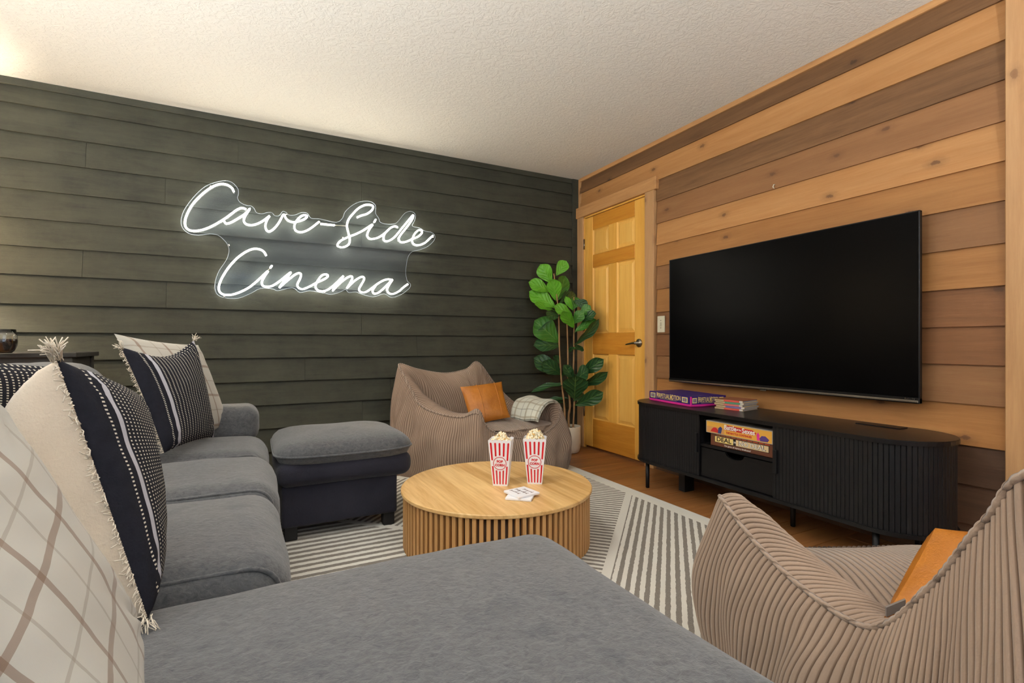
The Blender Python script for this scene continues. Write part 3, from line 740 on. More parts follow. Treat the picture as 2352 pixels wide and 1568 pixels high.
C(text_mesh('game_lettering', 'DEAL', 0.033, dkp, None, f.p(0.232, 0.57), f.r, (0, 0, 1), 0.0006, 1.22, lift=0.0012)); C(text_mesh('game_lettering', 'NO DEAL', 0.033, dkp, None, f.p(0.675, 0.57), f.r, (0, 0, 1), 0.0011, 1.12, lift=0.0010)); C(text_mesh('game_lettering', 'NO DEAL', 0.032, wht, None, f.p(0.675, 0.57), f.r, (0, 0, 1), 0.0, 1.12, lift=0.0016))
C(text_mesh('game_lettering', 'OR', 0.014, wht, None, f.p(0.408, 0.57), f.r, (0, 0, 1), 0.0, 0.9, lift=0.0012)); C(text_mesh('game_lettering', 'The game of mystery briefcases!', 0.0125, wht, None, f.p(0.45, 0.16), f.r, (0, 0, 1), 0.0, 1.0, lift=0.0012))
for k in range(10):
    C(patch('print_tile', f.quad(0.10+0.085*k, 0.87, 0.17+0.085*k, 0.985), plain('print_tile_%d' % k, (150+6*k, 92, 56), 0.4), None, 0.0006))
e, f = shelf_game(1.985, 1.578, 2.252, 0.4355, 0.503, plain('game_lid_grey', (176, 168, 160), 0.4), 'yellow cartoon board game box on top of the rust one in the console')
C = lambda o: child_world(o, e)
C(patch('print_panel', f.quad(0.015, 0.06, 0.985, 0.94), yel, None, 0.0005)); C(patch('print_panel', f.quad(0.02, 0.08, 0.30, 0.55), plain('print_sand', (206, 150, 90), 0.5), None, 0.0008))
def blob(n, pts, m, lift): C(patch(n, [f.p(*q) for q in pts], m, None, lift))
blob('print_car', [(0.08, 0.16), (0.20, 0.12), (0.23, 0.26), (0.20, 0.36), (0.17, 0.52), (0.13, 0.50), (0.10, 0.34)], redp, 0.0012)
blob('print_figure', [(0.20, 0.10), (0.25, 0.10), (0.27, 0.55), (0.24, 0.66), (0.21, 0.5)], skyb, 0.0015)
blob('print_car', [(0.83, 0.10), (0.93, 0.12), (0.95, 0.30), (0.90, 0.52), (0.85, 0.5), (0.82, 0.3)], violet, 0.0012); blob('print_figure', [(0.79, 0.12), (0.82, 0.12), (0.82, 0.55), (0.80, 0.72), (0.78, 0.5)], pink, 0.0015)
blob('print_banner', [(0.30, 0.46), (0.74, 0.42), (0.78, 0.62), (0.72, 0.80), (0.34, 0.84)], redp, 0.0010)
C(text_mesh('game_lettering', 'Battle', 0.036, wht, None, f.p(0.395, 0.66), f.r, (0, 0, 1), 0.0008, 0.92, lift=0.0016)); C(text_mesh('game_lettering', 'of the', 0.013, wht, None, f.p(0.527, 0.64), f.r, (0, 0, 1), 0.0004, 0.9, lift=0.0016)); C(text_mesh('game_lettering', 'Sexes', 0.036, wht, None, f.p(0.665, 0.62), f.r, (0, 0, 1), 0.0008, 0.92, lift=0.0016))
C(text_mesh('game_lettering', 'THE BATTLE CONTINUES', 0.014, redp, None, f.p(0.52, 0.26), f.r, (0, 0, 1), 0.0005, 0.98, lift=0.0012))

# ------------------------------------------------------------------ coffee table
TZ = 0.272; TC = Vector((1.022, 2.128, 0)); TR = 0.444
def coffee_table():
    e = empty('coffee_table', TC, 0, 'round oak drum coffee table with vertical slat sides on the rug', 'coffee table')
    n = 96
    top = lathe('tabletop', [(0.0, TZ-0.018), (TR-0.004, TZ-0.018), (TR, TZ-0.014), (TR, TZ-0.003), (TR-0.003, TZ), (0.0, TZ)], M['oak'], e, (0, 0, 0), n, False)
    lathe('drum', [(0.0, 0.02), (TR-0.034, 0.02), (TR-0.034, TZ-0.018), (0.0, TZ-0.018)], M['oak_d'], e, (0, 0, 0), 64, True)
    lathe('base_ring', [(TR-0.05, 0.0132), (TR-0.02, 0.0132), (TR-0.02, 0.026), (TR-0.05, 0.026)], M['oak_d'], e, (0, 0, 0), 64, False)
    sm = box_me('slat', TR-0.036, TR-0.010, -0.0078, 0.0078, 0.0135, TZ-0.018, 0.0012); sm.materials.append(M['oak_v'])
    for k in range(n):
        o = bpy.data.objects.new('slat', sm); COL.objects.link(o); o.parent = e; o.rotation_euler = (0, 0, 2*math.pi*k/n)
coffee_table()
# popcorn boxes
def popcorn_box(c, yaw, label, seed):
    e = empty('popcorn_box', (c.x, c.y, TZ), yaw, label, 'popcorn box', 'striped popcorn boxes on the table')
    b, t, H, db, dt = 0.034, 0.054, 0.212, 0.026, 0.044
    # front faces local -Y
    def side(p0, p1, q0, q1, name, sc):
        n = 30; V, Fc = [], []
        for k in range(n+1):
            u = k/n; lo = p0.lerp(p1, u); hi = q0.lerp(q1, u); hi = hi+(hi-lo)*(sc*abs(math.sin(u*5*math.pi)))
            V += [lo, hi]
        cen = Vector((0, 0, H/2)); nn = (p1-p0).cross(q0-p0).normalized()*0.0012; m = len(V)
        V += [v-nn for v in V]
        for k in range(n):
            Fc += [(2*k, 2*k+2, 2*k+3, 2*k+1), (m+2*k, m+2*k+1, m+2*k+3, m+2*k+2), (2*k+1, 2*k+3, m+2*k+3, m+2*k+1)]
        return link(name, mesh(name, V, Fc), M['white'], e)
    P = [Vector(q) for q in ((-b, -db, 0), (b, -db, 0), (b, db, 0), (-b, db, 0))]; Q = [Vector(q) for q in ((-t, -dt, H), (t, -dt, H), (t, dt, H), (-t, dt, H))]
    side(P[0], P[1], Q[0], Q[1], 'front_panel', 0.02); o = side(P[1], P[2], Q[1], Q[2], 'side_panel', 0.0); side(P[2], P[3], Q[2], Q[3], 'rear_panel', 0.02); side(P[3], P[0], Q[3], Q[0], 'side_panel', 0.0)
    link('bottom_panel', mesh('bottom_panel', P, [(0, 3, 2, 1)]), M['white'], e)
    def fp(u, v):  # point on front face
        lo = P[0].lerp(P[1], u); hi = Q[0].lerp(Q[1], u); return lo.lerp(hi, v)
    nf = (P[1]-P[0]).cross(Q[0]-P[0]).normalized()
    def stripe(u0, u1, v0, v1, name='red_stripe', vm=None):
        n = 5; pts = []
        if v1 > 0.8:
            um = (u0+u1)/2; hw = (u1-u0)/2
            top = [(um+hw*math.cos(math.pi*k/n), v1-0.02+0.02*math.sin(math.pi*k/n)) for k in range(n+1)]
        else: top = [(u1, v1), (u0, v1)]
        if v0 < 0.2:
            um = (u0+u1)/2; hw = (u1-u0)/2
            bot = [(um-hw*math.cos(math.pi*k/n), v0+0.012-0.012*math.sin(math.pi*k/n)) for k in range(n+1)]
        else: bot = [(u0, v0), (u1, v0)]
        patch(name, [fp(*q) for q in bot+top], M['red'], e, 0.0005)
    ci, cj = 0.5, 0.50; rad = 0.031
    for i, um in enumerate((0.11, 0.305, 0.5, 0.695, 0.89)):
        hw = 0.042
        wv = 0.088; dx = abs(um-0.5)*wv
        h = math.sqrt(max(0.0, (rad+0.006)**2-dx*dx)) if dx < rad+0.006 else 0.0
        cut = max(h/H, 0.012)
        stripe(um-hw, um+hw, cj+cut, 0.955); stripe(um-hw, um+hw, 0.035, cj-cut)
    # ring and lettering
    c0 = fp(0.5, cj); up = (fp(0.5, 1)-fp(0.5, 0)).normalized(); rt = Vector((1, 0, 0)); V, Fc = [], []
    for k in range(40):
        a = 2*math.pi*k/40; d = rt*math.cos(a)+up*math.sin(a); V += [c0+d*rad+nf*0.0008, c0+d*(rad-0.0028)+nf*0.0008]
    for k in range(40): j = (k+1) % 40; Fc.append((2*k, 2*j, 2*j+1, 2*k+1))
    link('red_ring', mesh('red_ring', V, Fc), M['red'], e)
    def slab(word, cy, size):
        text_mesh('red_lettering', word, size, M['red'], e, c0+up*cy, rt, up, 0.0007, 1.0, lift=0.0006)
    slab('POP', 0.0085, 0.0155); slab('CORN', -0.0085, 0.0155)
    # heap of popped corn
    rr = random.Random(seed); bm = bmesh.new()
    for k in range(150):
        u, v = rr.uniform(-1, 1), rr.uniform(-1, 1); rad2 = max(abs(u), abs(v))
        x, y = u*(t-0.015), v*(dt-0.015); z = H-0.012+(1-u*u)*(1-v*v)*(0.034 if seed == 3 else 0.046)*rr.uniform(0.5, 1.2)
        for q in range(4):
            s = rr.uniform(0.004, 0.0072); ret = bmesh.ops.create_icosphere(bm, subdivisions=1, radius=s)
            off = Vector((x+rr.uniform(-.006, .006), y+rr.uniform(-.006, .006), z+rr.uniform(-.004, .006)))
            for vv in ret['verts']: vv.co = vv.co*rr.uniform(0.8, 1.15)+off
    me = bpy.data.meshes.new('popcorn'); bm.to_mesh(me); bm.free()
    o = link('popcorn', me, M['popcorn'], None, True); o.location = (c.x, c.y, TZ); o.rotation_euler = (0, 0, yaw)
    return o
yaw = math.atan2(-0.043, 0.052)+0.06
pc = popcorn_box(at_z(1151, 1112, TZ), yaw, 'red striped popcorn box with the lower heap of corn on the round table', 3)
tag(pc, 'low heap of popped corn in the striped box farther from the coasters', 'popcorn', kind='stuff')
pc = popcorn_box(at_z(1229, 1108, TZ), yaw+0.04, 'red striped popcorn box with the taller heap, standing just behind the coasters', 5)
tag(pc, 'tall heap of popped corn in the striped box nearer the coasters', 'popcorn', kind='stuff')
# coasters
def coaster(c, z, rot, label, mark):
    e = empty('coaster', (c.x, c.y, z), rot, label, 'coaster', 'white square coasters on the table')
    box('tile', -0.056, 0.056, -0.056, 0.056, 0, 0.0095, M['white'], e, 0.0015)
    if mark:
        def bar(x0, x1, y0, y1): box('monogram', x0, x1, y0, y1, 0.0095, 0.0099, M['brown_ink'], e)
        def H(cx, cy, hh=0.030, hw=0.0140):
            for s in (-1, 1):
                x = cx+s*hw; bar(x-0.0016, x+0.0016, cy-hh, cy+hh); bar(x-0.008, x+0.008, cy+hh-0.0024, cy+hh); bar(x-0.008, x+0.008, cy-hh, cy-hh+0.0024)
            bar(cx-hw, cx+hw, cy-0.001, cy+0.001)
        H(-0.014, 0.010); H(0.014, -0.010)
cc = at_z(1198, 1136, TZ)
coaster(at_z(1196, 1141, TZ), TZ+0.0002, -0.70, 'plain white coaster at the bottom of the pair on the table', False)
coaster(at_z(1198, 1133, TZ+0.01), TZ+0.0100, 0.15, 'white coaster with brown monogram lying across the other one', True)

# ------------------------------------------------------------------ sofa
def piping(name, pts, r, mat, parent): return tube(name, pts, r, mat, parent, 6)
def rect_loop(x0, x1, y0, y1, z, rc=0.06, n=5, sag=0.0):
    P = []
    for cx, cy, a0 in ((x1-rc, y1-rc, 0), (x0+rc, y1-rc, 90), (x0+rc, y0+rc, 180), (x1-rc, y0+rc, 270)):
        for k in range(n+1):
            a = math.radians(a0+90*k/n); P.append(Vector((cx+rc*math.cos(a), cy+rc*math.sin(a), z)))
    return P
def sofa():
    s = empty('sectional_sofa', (-0.3, 1.6, 0), 0, 'grey plush sectional sofa with chaise along the left side of the room', 'sofa')
    C = lambda o: child_world(o, s)
    G, Dk = M['sofa'], M['sofa_shade']
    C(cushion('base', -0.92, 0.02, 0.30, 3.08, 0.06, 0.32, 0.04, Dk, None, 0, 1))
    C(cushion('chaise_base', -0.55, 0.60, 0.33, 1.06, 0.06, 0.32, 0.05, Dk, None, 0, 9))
    C(cushion('chaise_cushion', -0.60, 0.685, 0.22, 1.125, 0.27, 0.470, 0.095, G, None, 0.016, 2, 0.0, 0.006))
    ys = [(1.165, 1.785, 0.068), (1.800, 2.365, 0.072), (2.380, 2.90, 0.055)]
    for i, (a, b, xf) in enumerate(ys):
        cu = C(cushion('seat_cushion', -0.62, xf, a, b, 0.25, 0.468, 0.085, G, None, 0.022, 11+i, 0.01, 0.006))
        for yy in (a+0.03, b-0.03):
            P = []
            x0_, x1_, z0_, z1_, rc = -0.60, xf-0.016, 0.27, 0.452, 0.062
            for cx_, cz_, a0 in ((x1_-rc, z1_-rc, 0), (x0_+rc, z1_-rc, 90), (x0_+rc, z0_+rc, 180), (x1_-rc, z0_+rc, 270)):
                for k in range(7):
                    an = math.radians(a0+15*k); P.append(Vector((cx_+rc*math.cos(an), yy, cz_+rc*math.sin(an))))
            pp = tube('piping', P, 0.0055, G, None, 6, True); pp.parent = cu
        C(cushion('front_panel', xf-0.10, xf-0.004, a+0.01, b-0.01, 0.07, 0.30, 0.04, G, None, 0, 31+i))
    for i, (a, b) in enumerate(((0.30, 1.12), (1.14, 2.02), (2.04, 2.88))):
        C(cushion('back_cushion', -0.90, -0.57, a, b, 0.40, 0.835, 0.12, G, None, 0.02, 21+i, 0.012, 0.008))
    C(cushion('back_frame', -0.98, -0.80, 0.28, 2.96, 0.06, 0.70, 0.05, G, None, 0, 41))
    C(cushion('armrest', -0.80, -0.005, 2.905, 3.13, 0.06, 0.42, 0.05, G, None, 0.0, 51))
    C(cushion('arm_cushion', -0.78, 0.02, 2.885, 3.15, 0.415, 0.605, 0.06, G, None, 0.012, 52, 0.008, 0.006))
    for x, y in ((-0.85, 0.4), (-0.85, 3.0), (-0.06, 3.0), (0.52, 0.4), (0.52, 1.0), (-0.06, 1.9)):
        C(box('foot', x-0.03, x+0.03, y-0.03, y+0.03, 0.0135 if x > -0.3 else 0.0005, 0.08, M['blk_in']))
sofa()
def ottoman():
    s = empty('storage_ottoman', (0.41, 2.8, 0), 0, 'grey plush storage ottoman with padded lid beside the corduroy bag chair', 'ottoman')
    C = lambda o: child_world(o, s)
    x0, x1, y0, y1 = 0.085, 0.735, 2.47, 3.12
    zs = 0.405
    def shape(p):
        return p
    sx, sy = x1-x0, y1-y0; cx, cy = (x0+x1)/2, (y0+y1)/2
    # padded lid: crowned above the piping seam, tucked in below it
    V, Fc = [], []; n = 36
    prof = [(0.90, zs-0.045), (0.955, zs-0.030), (0.985, zs-0.012), (1.0, zs), (0.992, zs+0.016), (0.965, zs+0.034), (0.915, zs+0.050), (0.83, zs+0.063), (0.68, zs+0.073), (0.45, zs+0.080), (0.2, zs+0.083)]
    ringn = 72
    def sq(a, k=5.0):
        c_, s_ = math.cos(a), math.sin(a); r = (abs(c_)**k+abs(s_)**k)**(-1/k); return c_*r, s_*r
    for j, (f, z) in enumerate(prof):
        for i in range(ringn):
            u, v = sq(2*math.pi*i/ringn, 7 if f > 0.9 else 5); x = cx+u*sx/2*f; y = cy+v*sy/2*f
            nz = noise.noise(Vector((x*5, y*5, z*5)))*0.006
            V.append((x, y, z+nz*(1 if z > zs else 0)+0.010*(abs(u)*abs(v))**3*(1 if abs(z-zs) < .02 else 0)))
    for j in range(len(prof)-1):
        for i in range(ringn): k2 = (i+1) % ringn; Fc.append((j*ringn+i, j*ringn+k2, (j+1)*ringn+k2, (j+1)*ringn+i))
    V.append((cx, cy, zs+0.084)); c = len(V)-1; j = len(prof)-1
    for i in range(ringn): Fc.append((j*ringn+i, j*ringn+(i+1) % ringn, c))
    lid = C(link('lid_cushion', mesh('lid_cushion', V, Fc), M['sofa'], None, True))
    loop = []
    for i in range(ringn):
        u, v = sq(2*math.pi*i/ringn, 7); loop.append(Vector((cx+u*sx/2*1.002, cy+v*sy/2*1.002, zs+0.010*(abs(u)*abs(v))**3)))
    pp = tube('piping', loop, 0.0055, M['sofa'], None, 6, True); pp.parent = lid
    C(cushion('padded_side', x0+0.015, x1-0.022, y0+0.02, y1-0.02, 0.262, 0.385, 0.045, M['sofa_shade'], None, 0, 61, 0.012, 0.004))
    C(cushion('base', x0+0.03, x1-0.085, y0+0.05, y1-0.05, 0.075, 0.275, 0.015, M['sofa_shade'], None, 0, 62, 0, 0.001))
    for x, y in ((x1-0.125, y0+0.09), (x1-0.125, y1-0.09), (x0+0.07, y0+0.09), (x0+0.07, y1-0.09)):
        C(box('foot', x-0.028, x+0.028, y-0.028, y+0.028, 0.0135, 0.10, M['blk_in'], None, 0.003))
ottoman()

# ------------------------------------------------------------------ pillows
def pillow(name, corners, tf, tb, front_mat, back_mat, label, cat='pillow', pinch=0.07, seed=0, fringe=(), chop=0.0, n=30, group=None, wr=0.006, uvflip=False, tuft=(), seams=()):
    BL, BR, TR_, TL = [Vector(c) for c in corners]
    cen = (BL+BR+TR_+TL)/4
    e = empty(name, (cen.x, cen.y, min(c.z for c in (BL, BR, TR_, TL))), 0, label, cat, group)
    C = lambda o: child_world(o, e)
    nn = ((BR-BL)+(TR_-TL)).cross((TL-BL)+(TR_-BR)).normalized()
    def pt(u, v, side):
        a, b = 2*u-1, 2*v-1
        uu = 0.5+(u-.5)*(1-pinch*(1-b*b)); vv = 0.5+(v-.5)*(1-pinch*(1-a*a))
        if v > .5: vv -= chop*(1-a*a)**1.5*(2*v-1)
        p = BL.lerp(BR, uu).lerp(TL.lerp(TR_, uu), vv)
        wgt = max(0.0, (1-a*a)*(1-b*b))**0.42
        t = tf if side > 0 else tb
        nz = noise.noise(p*9+Vector((seed, side, 0)))*wr*wgt+noise.noise(p*22+Vector((seed, side, 5)))*wr*0.4*wgt
        cr = 0.0
        for k, (ca, cb) in enumerate(((1, 1), (-1, 1), (1, -1), (-1, -1))):
            d = math.hypot(a-ca, b-cb); cr += math.sin(math.atan2(b-cb, a-ca)*14+seed)*0.006*math.exp(-(d-0.25)**2/0.05)
        return p+nn*side*(t*wgt+nz+cr*wgt*(wr/0.006))
    def surf(side, mat, nm):
        V = [pt(i/n, j/n, side) for j in range(n+1) for i in range(n+1)]
        UV = [((i/n), j/n) for j in range(n+1) for i in range(n+1)]
        Fc = []
        for j in range(n):
            for i in range(n):
                q = (j*(n+1)+i, j*(n+1)+i+1, (j+1)*(n+1)+i+1, (j+1)*(n+1)+i); Fc.append(q if side > 0 else q[::-1])
        return C(link(nm, mesh(nm, V, Fc, UV), mat, None, True))
    fr = surf(1, front_mat, 'front_cover'); surf(-1, back_mat, 'back_cover')
    for u in seams:
        pp = tube('seam', [pt(u, 0.02+0.96*k/24, 1)+nn*0.001 for k in range(25)], 0.0032, front_mat, None, 6); C(pp)
    rr = random.Random(seed+1); strokes = []
    for edge in fringe:
        m = 150
        for k in range(m):
            v = (k+rr.random())/m; u = 0.0 if edge == 'L' else 1.0
            p0 = pt(u, v, 1); out = ((BL-BR) if edge == 'L' else (BR-BL)).normalized(); al = (TL-BL).normalized()
            L = rr.uniform(0.006, 0.020); d = (out+al*rr.uniform(-.7, .7)-nn*rr.uniform(-.1, .9)).normalized()
            strokes.append([p0, p0+d*L*0.5+nn*rr.uniform(-.003, .003), p0+d*L+al*rr.uniform(-.006, .006)])
    for (u, v, L, cnt) in tuft:
        p0 = pt(u, v, 1); base = (p0-cen).normalized()
        for k in range(cnt):
            d = (base+Vector((rr.uniform(-1, 1), rr.uniform(-1, 1), rr.uniform(-.6, 1)))*0.6).normalized(); l = L*rr.uniform(0.6, 1.1); q = p0+Vector((rr.uniform(-1, 1), rr.uniform(-1, 1), rr.uniform(-1, 1)))*0.008
            strokes.append([q, q+d*l*0.5+Vector((0, 0, 0.003)), q+d*l+Vector((rr.uniform(-1, 1), rr.uniform(-1, 1), rr.uniform(-1, .4)))*0.008])
    if strokes: tag(C(multi_tube('fringe', strokes, 0.0009, M['fringe'], None, 4)), kind='stuff')
    return e
# far pair on the third seat
pillow('throw_pillow', [(-0.31, 2.62, .485), (-0.115, 3.00, .485), at_d(455, 792, 2.45), at_d(262, 766, 2.13)], 0.075, 0.06, M['plaid'], M['cream_cloth'],
       'cream plaid pillow behind a dark dashed pillow, far end of the sofa', seed=3, pinch=0.05, group=None)
pillow('throw_pillow', [at_d(377, 1040, 1.92), at_d(492, 1003, 2.33), at_d(446, 782, 2.32), at_d(278, 798, 1.90)], 0.060, 0.03, M['dots'], M['cream_cloth'],
       'dark pillow with pale dashes and fringe leaning on plaid, far end of the sofa', seed=5, pinch=0.05, fringe=('L',), chop=0.10, tuft=((0, 1, 0.03, 16), (1, 1, 0.035, 18)))
# near group on the chaise
pillow('throw_pillow', [at_z(340, 1422, .492), at_z(350, 1285, .49), at_d(318, 905, 1.08), at_d(128, 822, .80)], 0.050, 0.19, M['dots'], M['cream_cloth'],
       'dark pillow with pale dashes and cream back standing on the chaise', seed=8, pinch=0.02, fringe=('L',), n=44, tuft=((0, 1, 0.034, 46), (0, 0, 0.03, 16)))
pillow('throw_pillow', [at_d(-420, 1330, .42), at_d(350, 1900, .50), at_d(322, 1445, .66), at_d(-70, 830, .60)], 0.035, 0.04, M['plaid'], M['cream_cloth'],
       'cream plaid pillow in front of the others on the chaise', seed=12, pinch=0.03, n=40, wr=0.010)
pillow('throw_pillow', [at_d(-330, 1200, .72), at_d(20, 1180, .98), at_d(118, 842, 1.02), at_d(-250, 800, .70)], 0.05, 0.04, M['dots'], M['cream_cloth'],
       'dark dashed pillow tucked against the sofa back behind the standing ones', seed=15, pinch=0.03, n=36)

# ------------------------------------------------------------------ bean bag chairs
def beanbag(label, ctrl, seat_z, cen, face, ribs, samp, amp, inset, out=1.06, bul=0.05, seed=0):
    """ctrl: rim control points in order (closed); each = (Vector, inner inset, outer flare)"""
    e = empty('corduroy_bag_chair', (cen.x, cen.y, 0), 0, label, 'bean bag')
    C = lambda o: child_world(o, e)
    per = 24
    rim = catmull([c[0] for c in ctrl], per, True)
    aux = catmull([Vector((c[1], c[2], 0)) for c in ctrl], per, True)
    # resample by arc length
    Pn = np.array([list(p) for p in rim]); An = np.array([list(p) for p in aux])
    seg = np.linalg.norm(np.roll(Pn, -1, 0)-Pn, axis=1); s = np.concatenate([[0], np.cumsum(seg)]); Ltot = s[-1]
    Pn = np.vstack([Pn, Pn[:1]]); An = np.vstack([An, An[:1]])
    nrib = int(Ltot/ribs); N = nrib*samp; ss = np.arange(N)/N*Ltot
    Rm = np.stack([np.interp(ss, s, Pn[:, k]) for k in range(3)], 1); Ax = np.stack([np.interp(ss, s, An[:, k]) for k in range(2)], 1)
    c2 = np.array([cen.x, cen.y]); dirs = Rm[:, :2]-c2; rad = np.linalg.norm(dirs, axis=1, keepdims=True); dirs = dirs/rad
    def smooth_loop(a, w):
        k = np.ones(w)/w; return np.stack([np.convolve(np.concatenate([a[-w:, i], a[:, i], a[:w, i]]), k, 'same')[w:-w] for i in range(a.shape[1])], 1)
    dirs = smooth_loop(dirs, max(3, N//30)); 
    B = np.zeros_like(Rm); B[:, :2] = smooth_loop(Rm[:, :2]+dirs*Ax[:, 1:2], max(3, N//24)); B[:, 2] = 0.014
    S = np.zeros_like(Rm); S[:, :2] = smooth_loop(Rm[:, :2]-dirs*Ax[:, 0:1], max(3, N//40)); S[:, 2] = seat_z
    ph = (np.abs(np.sin(np.pi*np.arange(N)/samp)))**0.7-0.6
    def wall(A, Bq, rows, off, offz, nm, flip, fade):
        G = np.zeros((rows+1, N, 3))
        for j in range(rows+1):
            t = j/rows; bl = math.sin(math.pi*t)**0.8
            lift = np.clip((A[:, 2]-Bq[:, 2])/0.14, 0, 1) if flip else np.ones(N)
            G[j] = A*(1-t)+Bq*t; G[j, :, :2] += dirs*(off*bl*lift)[:, None]; G[j, :, 2] += offz*bl*lift
        ang = np.arange(N)/N*2*np.pi; rg = np.random.RandomState(seed*7+(3 if flip else 1))
        tang = np.roll(Rm, -1, 0)-np.roll(Rm, 1, 0); tang[:, 2] = 0; tang /= np.linalg.norm(tang, axis=1, keepdims=True)+1e-9
        kk = [(rg.randint(5, 60), rg.uniform(-14, 14), rg.uniform(0, 6.28)) for _ in range(10)]
        for j in range(rows+1):
            t = j/rows; bl = math.sin(math.pi*t)
            f = 0.010*np.sin(ang*9+seed+3*t)+0.007*np.sin(ang*17+2*seed-5*t)
            for a_, b_, c_ in kk: f += 0.030/(a_+6)*np.sin(ang*a_+b_*t+c_)
            w_ = sum(0.0009*np.sin(ang*a_*0.8+b_*1.6*t+2*c_) for a_, b_, c_ in kk)
            G[j, :, :2] += dirs*(f*bl)[:, None]; G[j] += tang*(w_*min(1, bl*2))[:, None]
        gu = np.roll(G, -1, 1)-np.roll(G, 1, 1); gv = np.gradient(G, axis=0)
        nr = np.cross(gv, gu) if not flip else np.cross(gu, gv)
        ln = np.linalg.norm(nr, axis=2, keepdims=True); ln[ln == 0] = 1; nr = nr/ln
        wob = np.zeros((rows+1, N))
        G = G+nr*amp*ph[None, :, None]*fade
        V = G.reshape(-1, 3).tolist(); Fc = []
        for j in range(rows):
            for i in range(N):
                k2 = (i+1) % N; q = (j*N+i, j*N+k2, (j+1)*N+k2, (j+1)*N+i); Fc.append(q if not flip else q[::-1])
        UV = [(i/samp, j/rows) for j in range(rows+1) for i in range(N)]
        me = mesh(nm, V, Fc, UV); return C(link(nm, fixn(me), M['cord'], None, True))
    wall(Rm, B, 26, bul, 0.0, 'outer_cover', False, 1.0)
    wall(Rm, S, 16, -0.035, inset+0.025, 'inner_cover', True, 1.0)
    # seat panel
    V, Fc = [], []; st_ = max(1, N//160); L0 = S[::st_]; m = len(L0); rings = 14; mean = L0.mean(0)
    for j in range(rings):
        t = j/rings
        for i in range(m):
            p = L0[i]*(1-t)+mean*t; V.append((p[0], p[1], seat_z+0.06*(1-(1-t)**2.2)+0.012*noise.noise(Vector((p[0]*6, p[1]*6, seed)))))
    V.append((mean[0], mean[1], seat_z+0.06)); cidx = len(V)-1
    for j in range(rings-1):
        for i in range(m): k2 = (i+1) % m; Fc.append((j*m+i, j*m+k2, (j+1)*m+k2, (j+1)*m+i))
    for i in range(m): Fc.append(((rings-1)*m+i, (rings-1)*m+(i+1) % m, cidx))
    me = fixn(mesh('seat_panel', [(Vector(v)-Vector((mean[0], mean[1], 0))) for v in V], Fc))
    ang = math.atan2(face.y, face.x)-math.pi/2
    me.transform(Matrix.Rotation(-ang, 4, 'Z'))
    o = C(link('seat_panel', me, M['cord_seat'], None, True)); o.location = (mean[0], mean[1], 0); o.rotation_euler = (0, 0, ang)
    if me.polygons[len(me.polygons)//2].normal.z < 0: me.flip_normals()
    # rolled seam along the rim, gathered over the ribs
    k = max(1, samp//4); pts = [Vector(p) for p in Rm[::k]]
    rs = [0.0054+0.0013*abs(math.sin(math.pi*i*k/samp)) for i in range(len(pts))]
    C(tube('rim_seam', pts, rs, M['cord_seat'], None, 6, True))
    return e
V3 = lambda x, y, z: Vector((x, y, z))
# far bag (between painted wall and table)
A = []
FLp = at_d(1098, 950, 3.20); FRp = at_d(1284, 928, 3.70); BLp = at_d(917, 836, 3.56); BRp = at_d(1098, 832, 4.02)
A = [(at_d(1215, 1006, 3.36), 0.02, 0.05), (at_d(1130, 990, 3.22), 0.03, 0.05), (FLp, 0.13, 0.03), (at_d(1058, 958, 3.25), 0.17, 0.03), (at_d(1005, 949, 3.34), 0.17, 0.03), (at_d(966, 930, 3.41), 0.16, 0.03), (at_d(944, 895, 3.46), 0.16, 0.05), (at_d(930, 866, 3.50), 0.16, 0.05), (BLp, 0.17, 0.04),
     (at_d(960, 848, 3.66), 0.22, 0.05), (at_d(1020, 857, 3.80), 0.24, 0.05), (at_d(1070, 848, 3.92), 0.22, 0.04), (BRp, 0.20, 0.03), (at_d(1140, 885, 4.02), 0.18, 0.03), (at_d(1190, 930, 3.95), 0.16, 0.04), (at_d(1240, 935, 3.84), 0.15, 0.05), (FRp, 0.13, 0.05), (at_d(1276, 975, 3.58), 0.03, 0.06)]
beanbag('brown corduroy bag chair against the dark painted wall', A, 0.355, V3(1.50, 3.34, 0), V3(0.25, -0.97, 0), 0.0155, 6, 0.0035, 0.05, seed=1)
pillow('lumbar_pillow', [at_d(1082, 980, 3.34), at_d(1172, 958, 3.44), at_d(1152, 876, 3.60), at_d(1057, 888, 3.50)], 0.055, 0.04, M['leather'], M['leather'], 'caramel leather lumbar pillow on the bag chair with the throw', seed=21, pinch=0.05, seams=(0.36, 0.80), wr=0.005)
# near bag
f = V3(0.55, 0.83, 0).normalized(); rt = V3(0.83, -0.55, 0)
FL2 = at_d(1654, 1140, 1.44)
Bn = [(V3(1.60, 0.88, 0.25), 0.05, 0.05), (V3(1.38, 0.98, 0.27), 0.06, 0.05), (FL2, 0.10, 0.035), (at_d(1735, 1245, 1.26), 0.17, 0.05), (at_d(1850, 1355, 1.09), 0.19, 0.05), (at_d(2000, 1440, 0.935), 0.17, 0.04), (at_d(2135, 1350, 0.83), 0.15, 0.05), (at_d(2260, 1200, 0.74), 0.15, 0.05), (at_d(2420, 1080, 0.66), 0.15, 0.05),
      (V3(0.99, 0.04, 0.71), 0.20, 0.05), (V3(1.22, -0.10, 0.72), 0.20, 0.04), (V3(1.40, -0.20, 0.79), 0.19, 0.04), (V3(1.60, 0.0, 0.50), 0.17, 0.05), (V3(1.78, 0.28, 0.41), 0.16, 0.05), (V3(1.93, 0.56, 0.48), 0.13, 0.05), (V3(1.82, 0.76, 0.27), 0.06, 0.05)]
beanbag('brown corduroy bag chair between the chaise and the black console', Bn, 0.335, V3(1.34, 0.44, 0), f, 0.0165, 8, 0.0042, 0.05, seed=4)
pc0 = at_d(2035, 1412, 0.975)
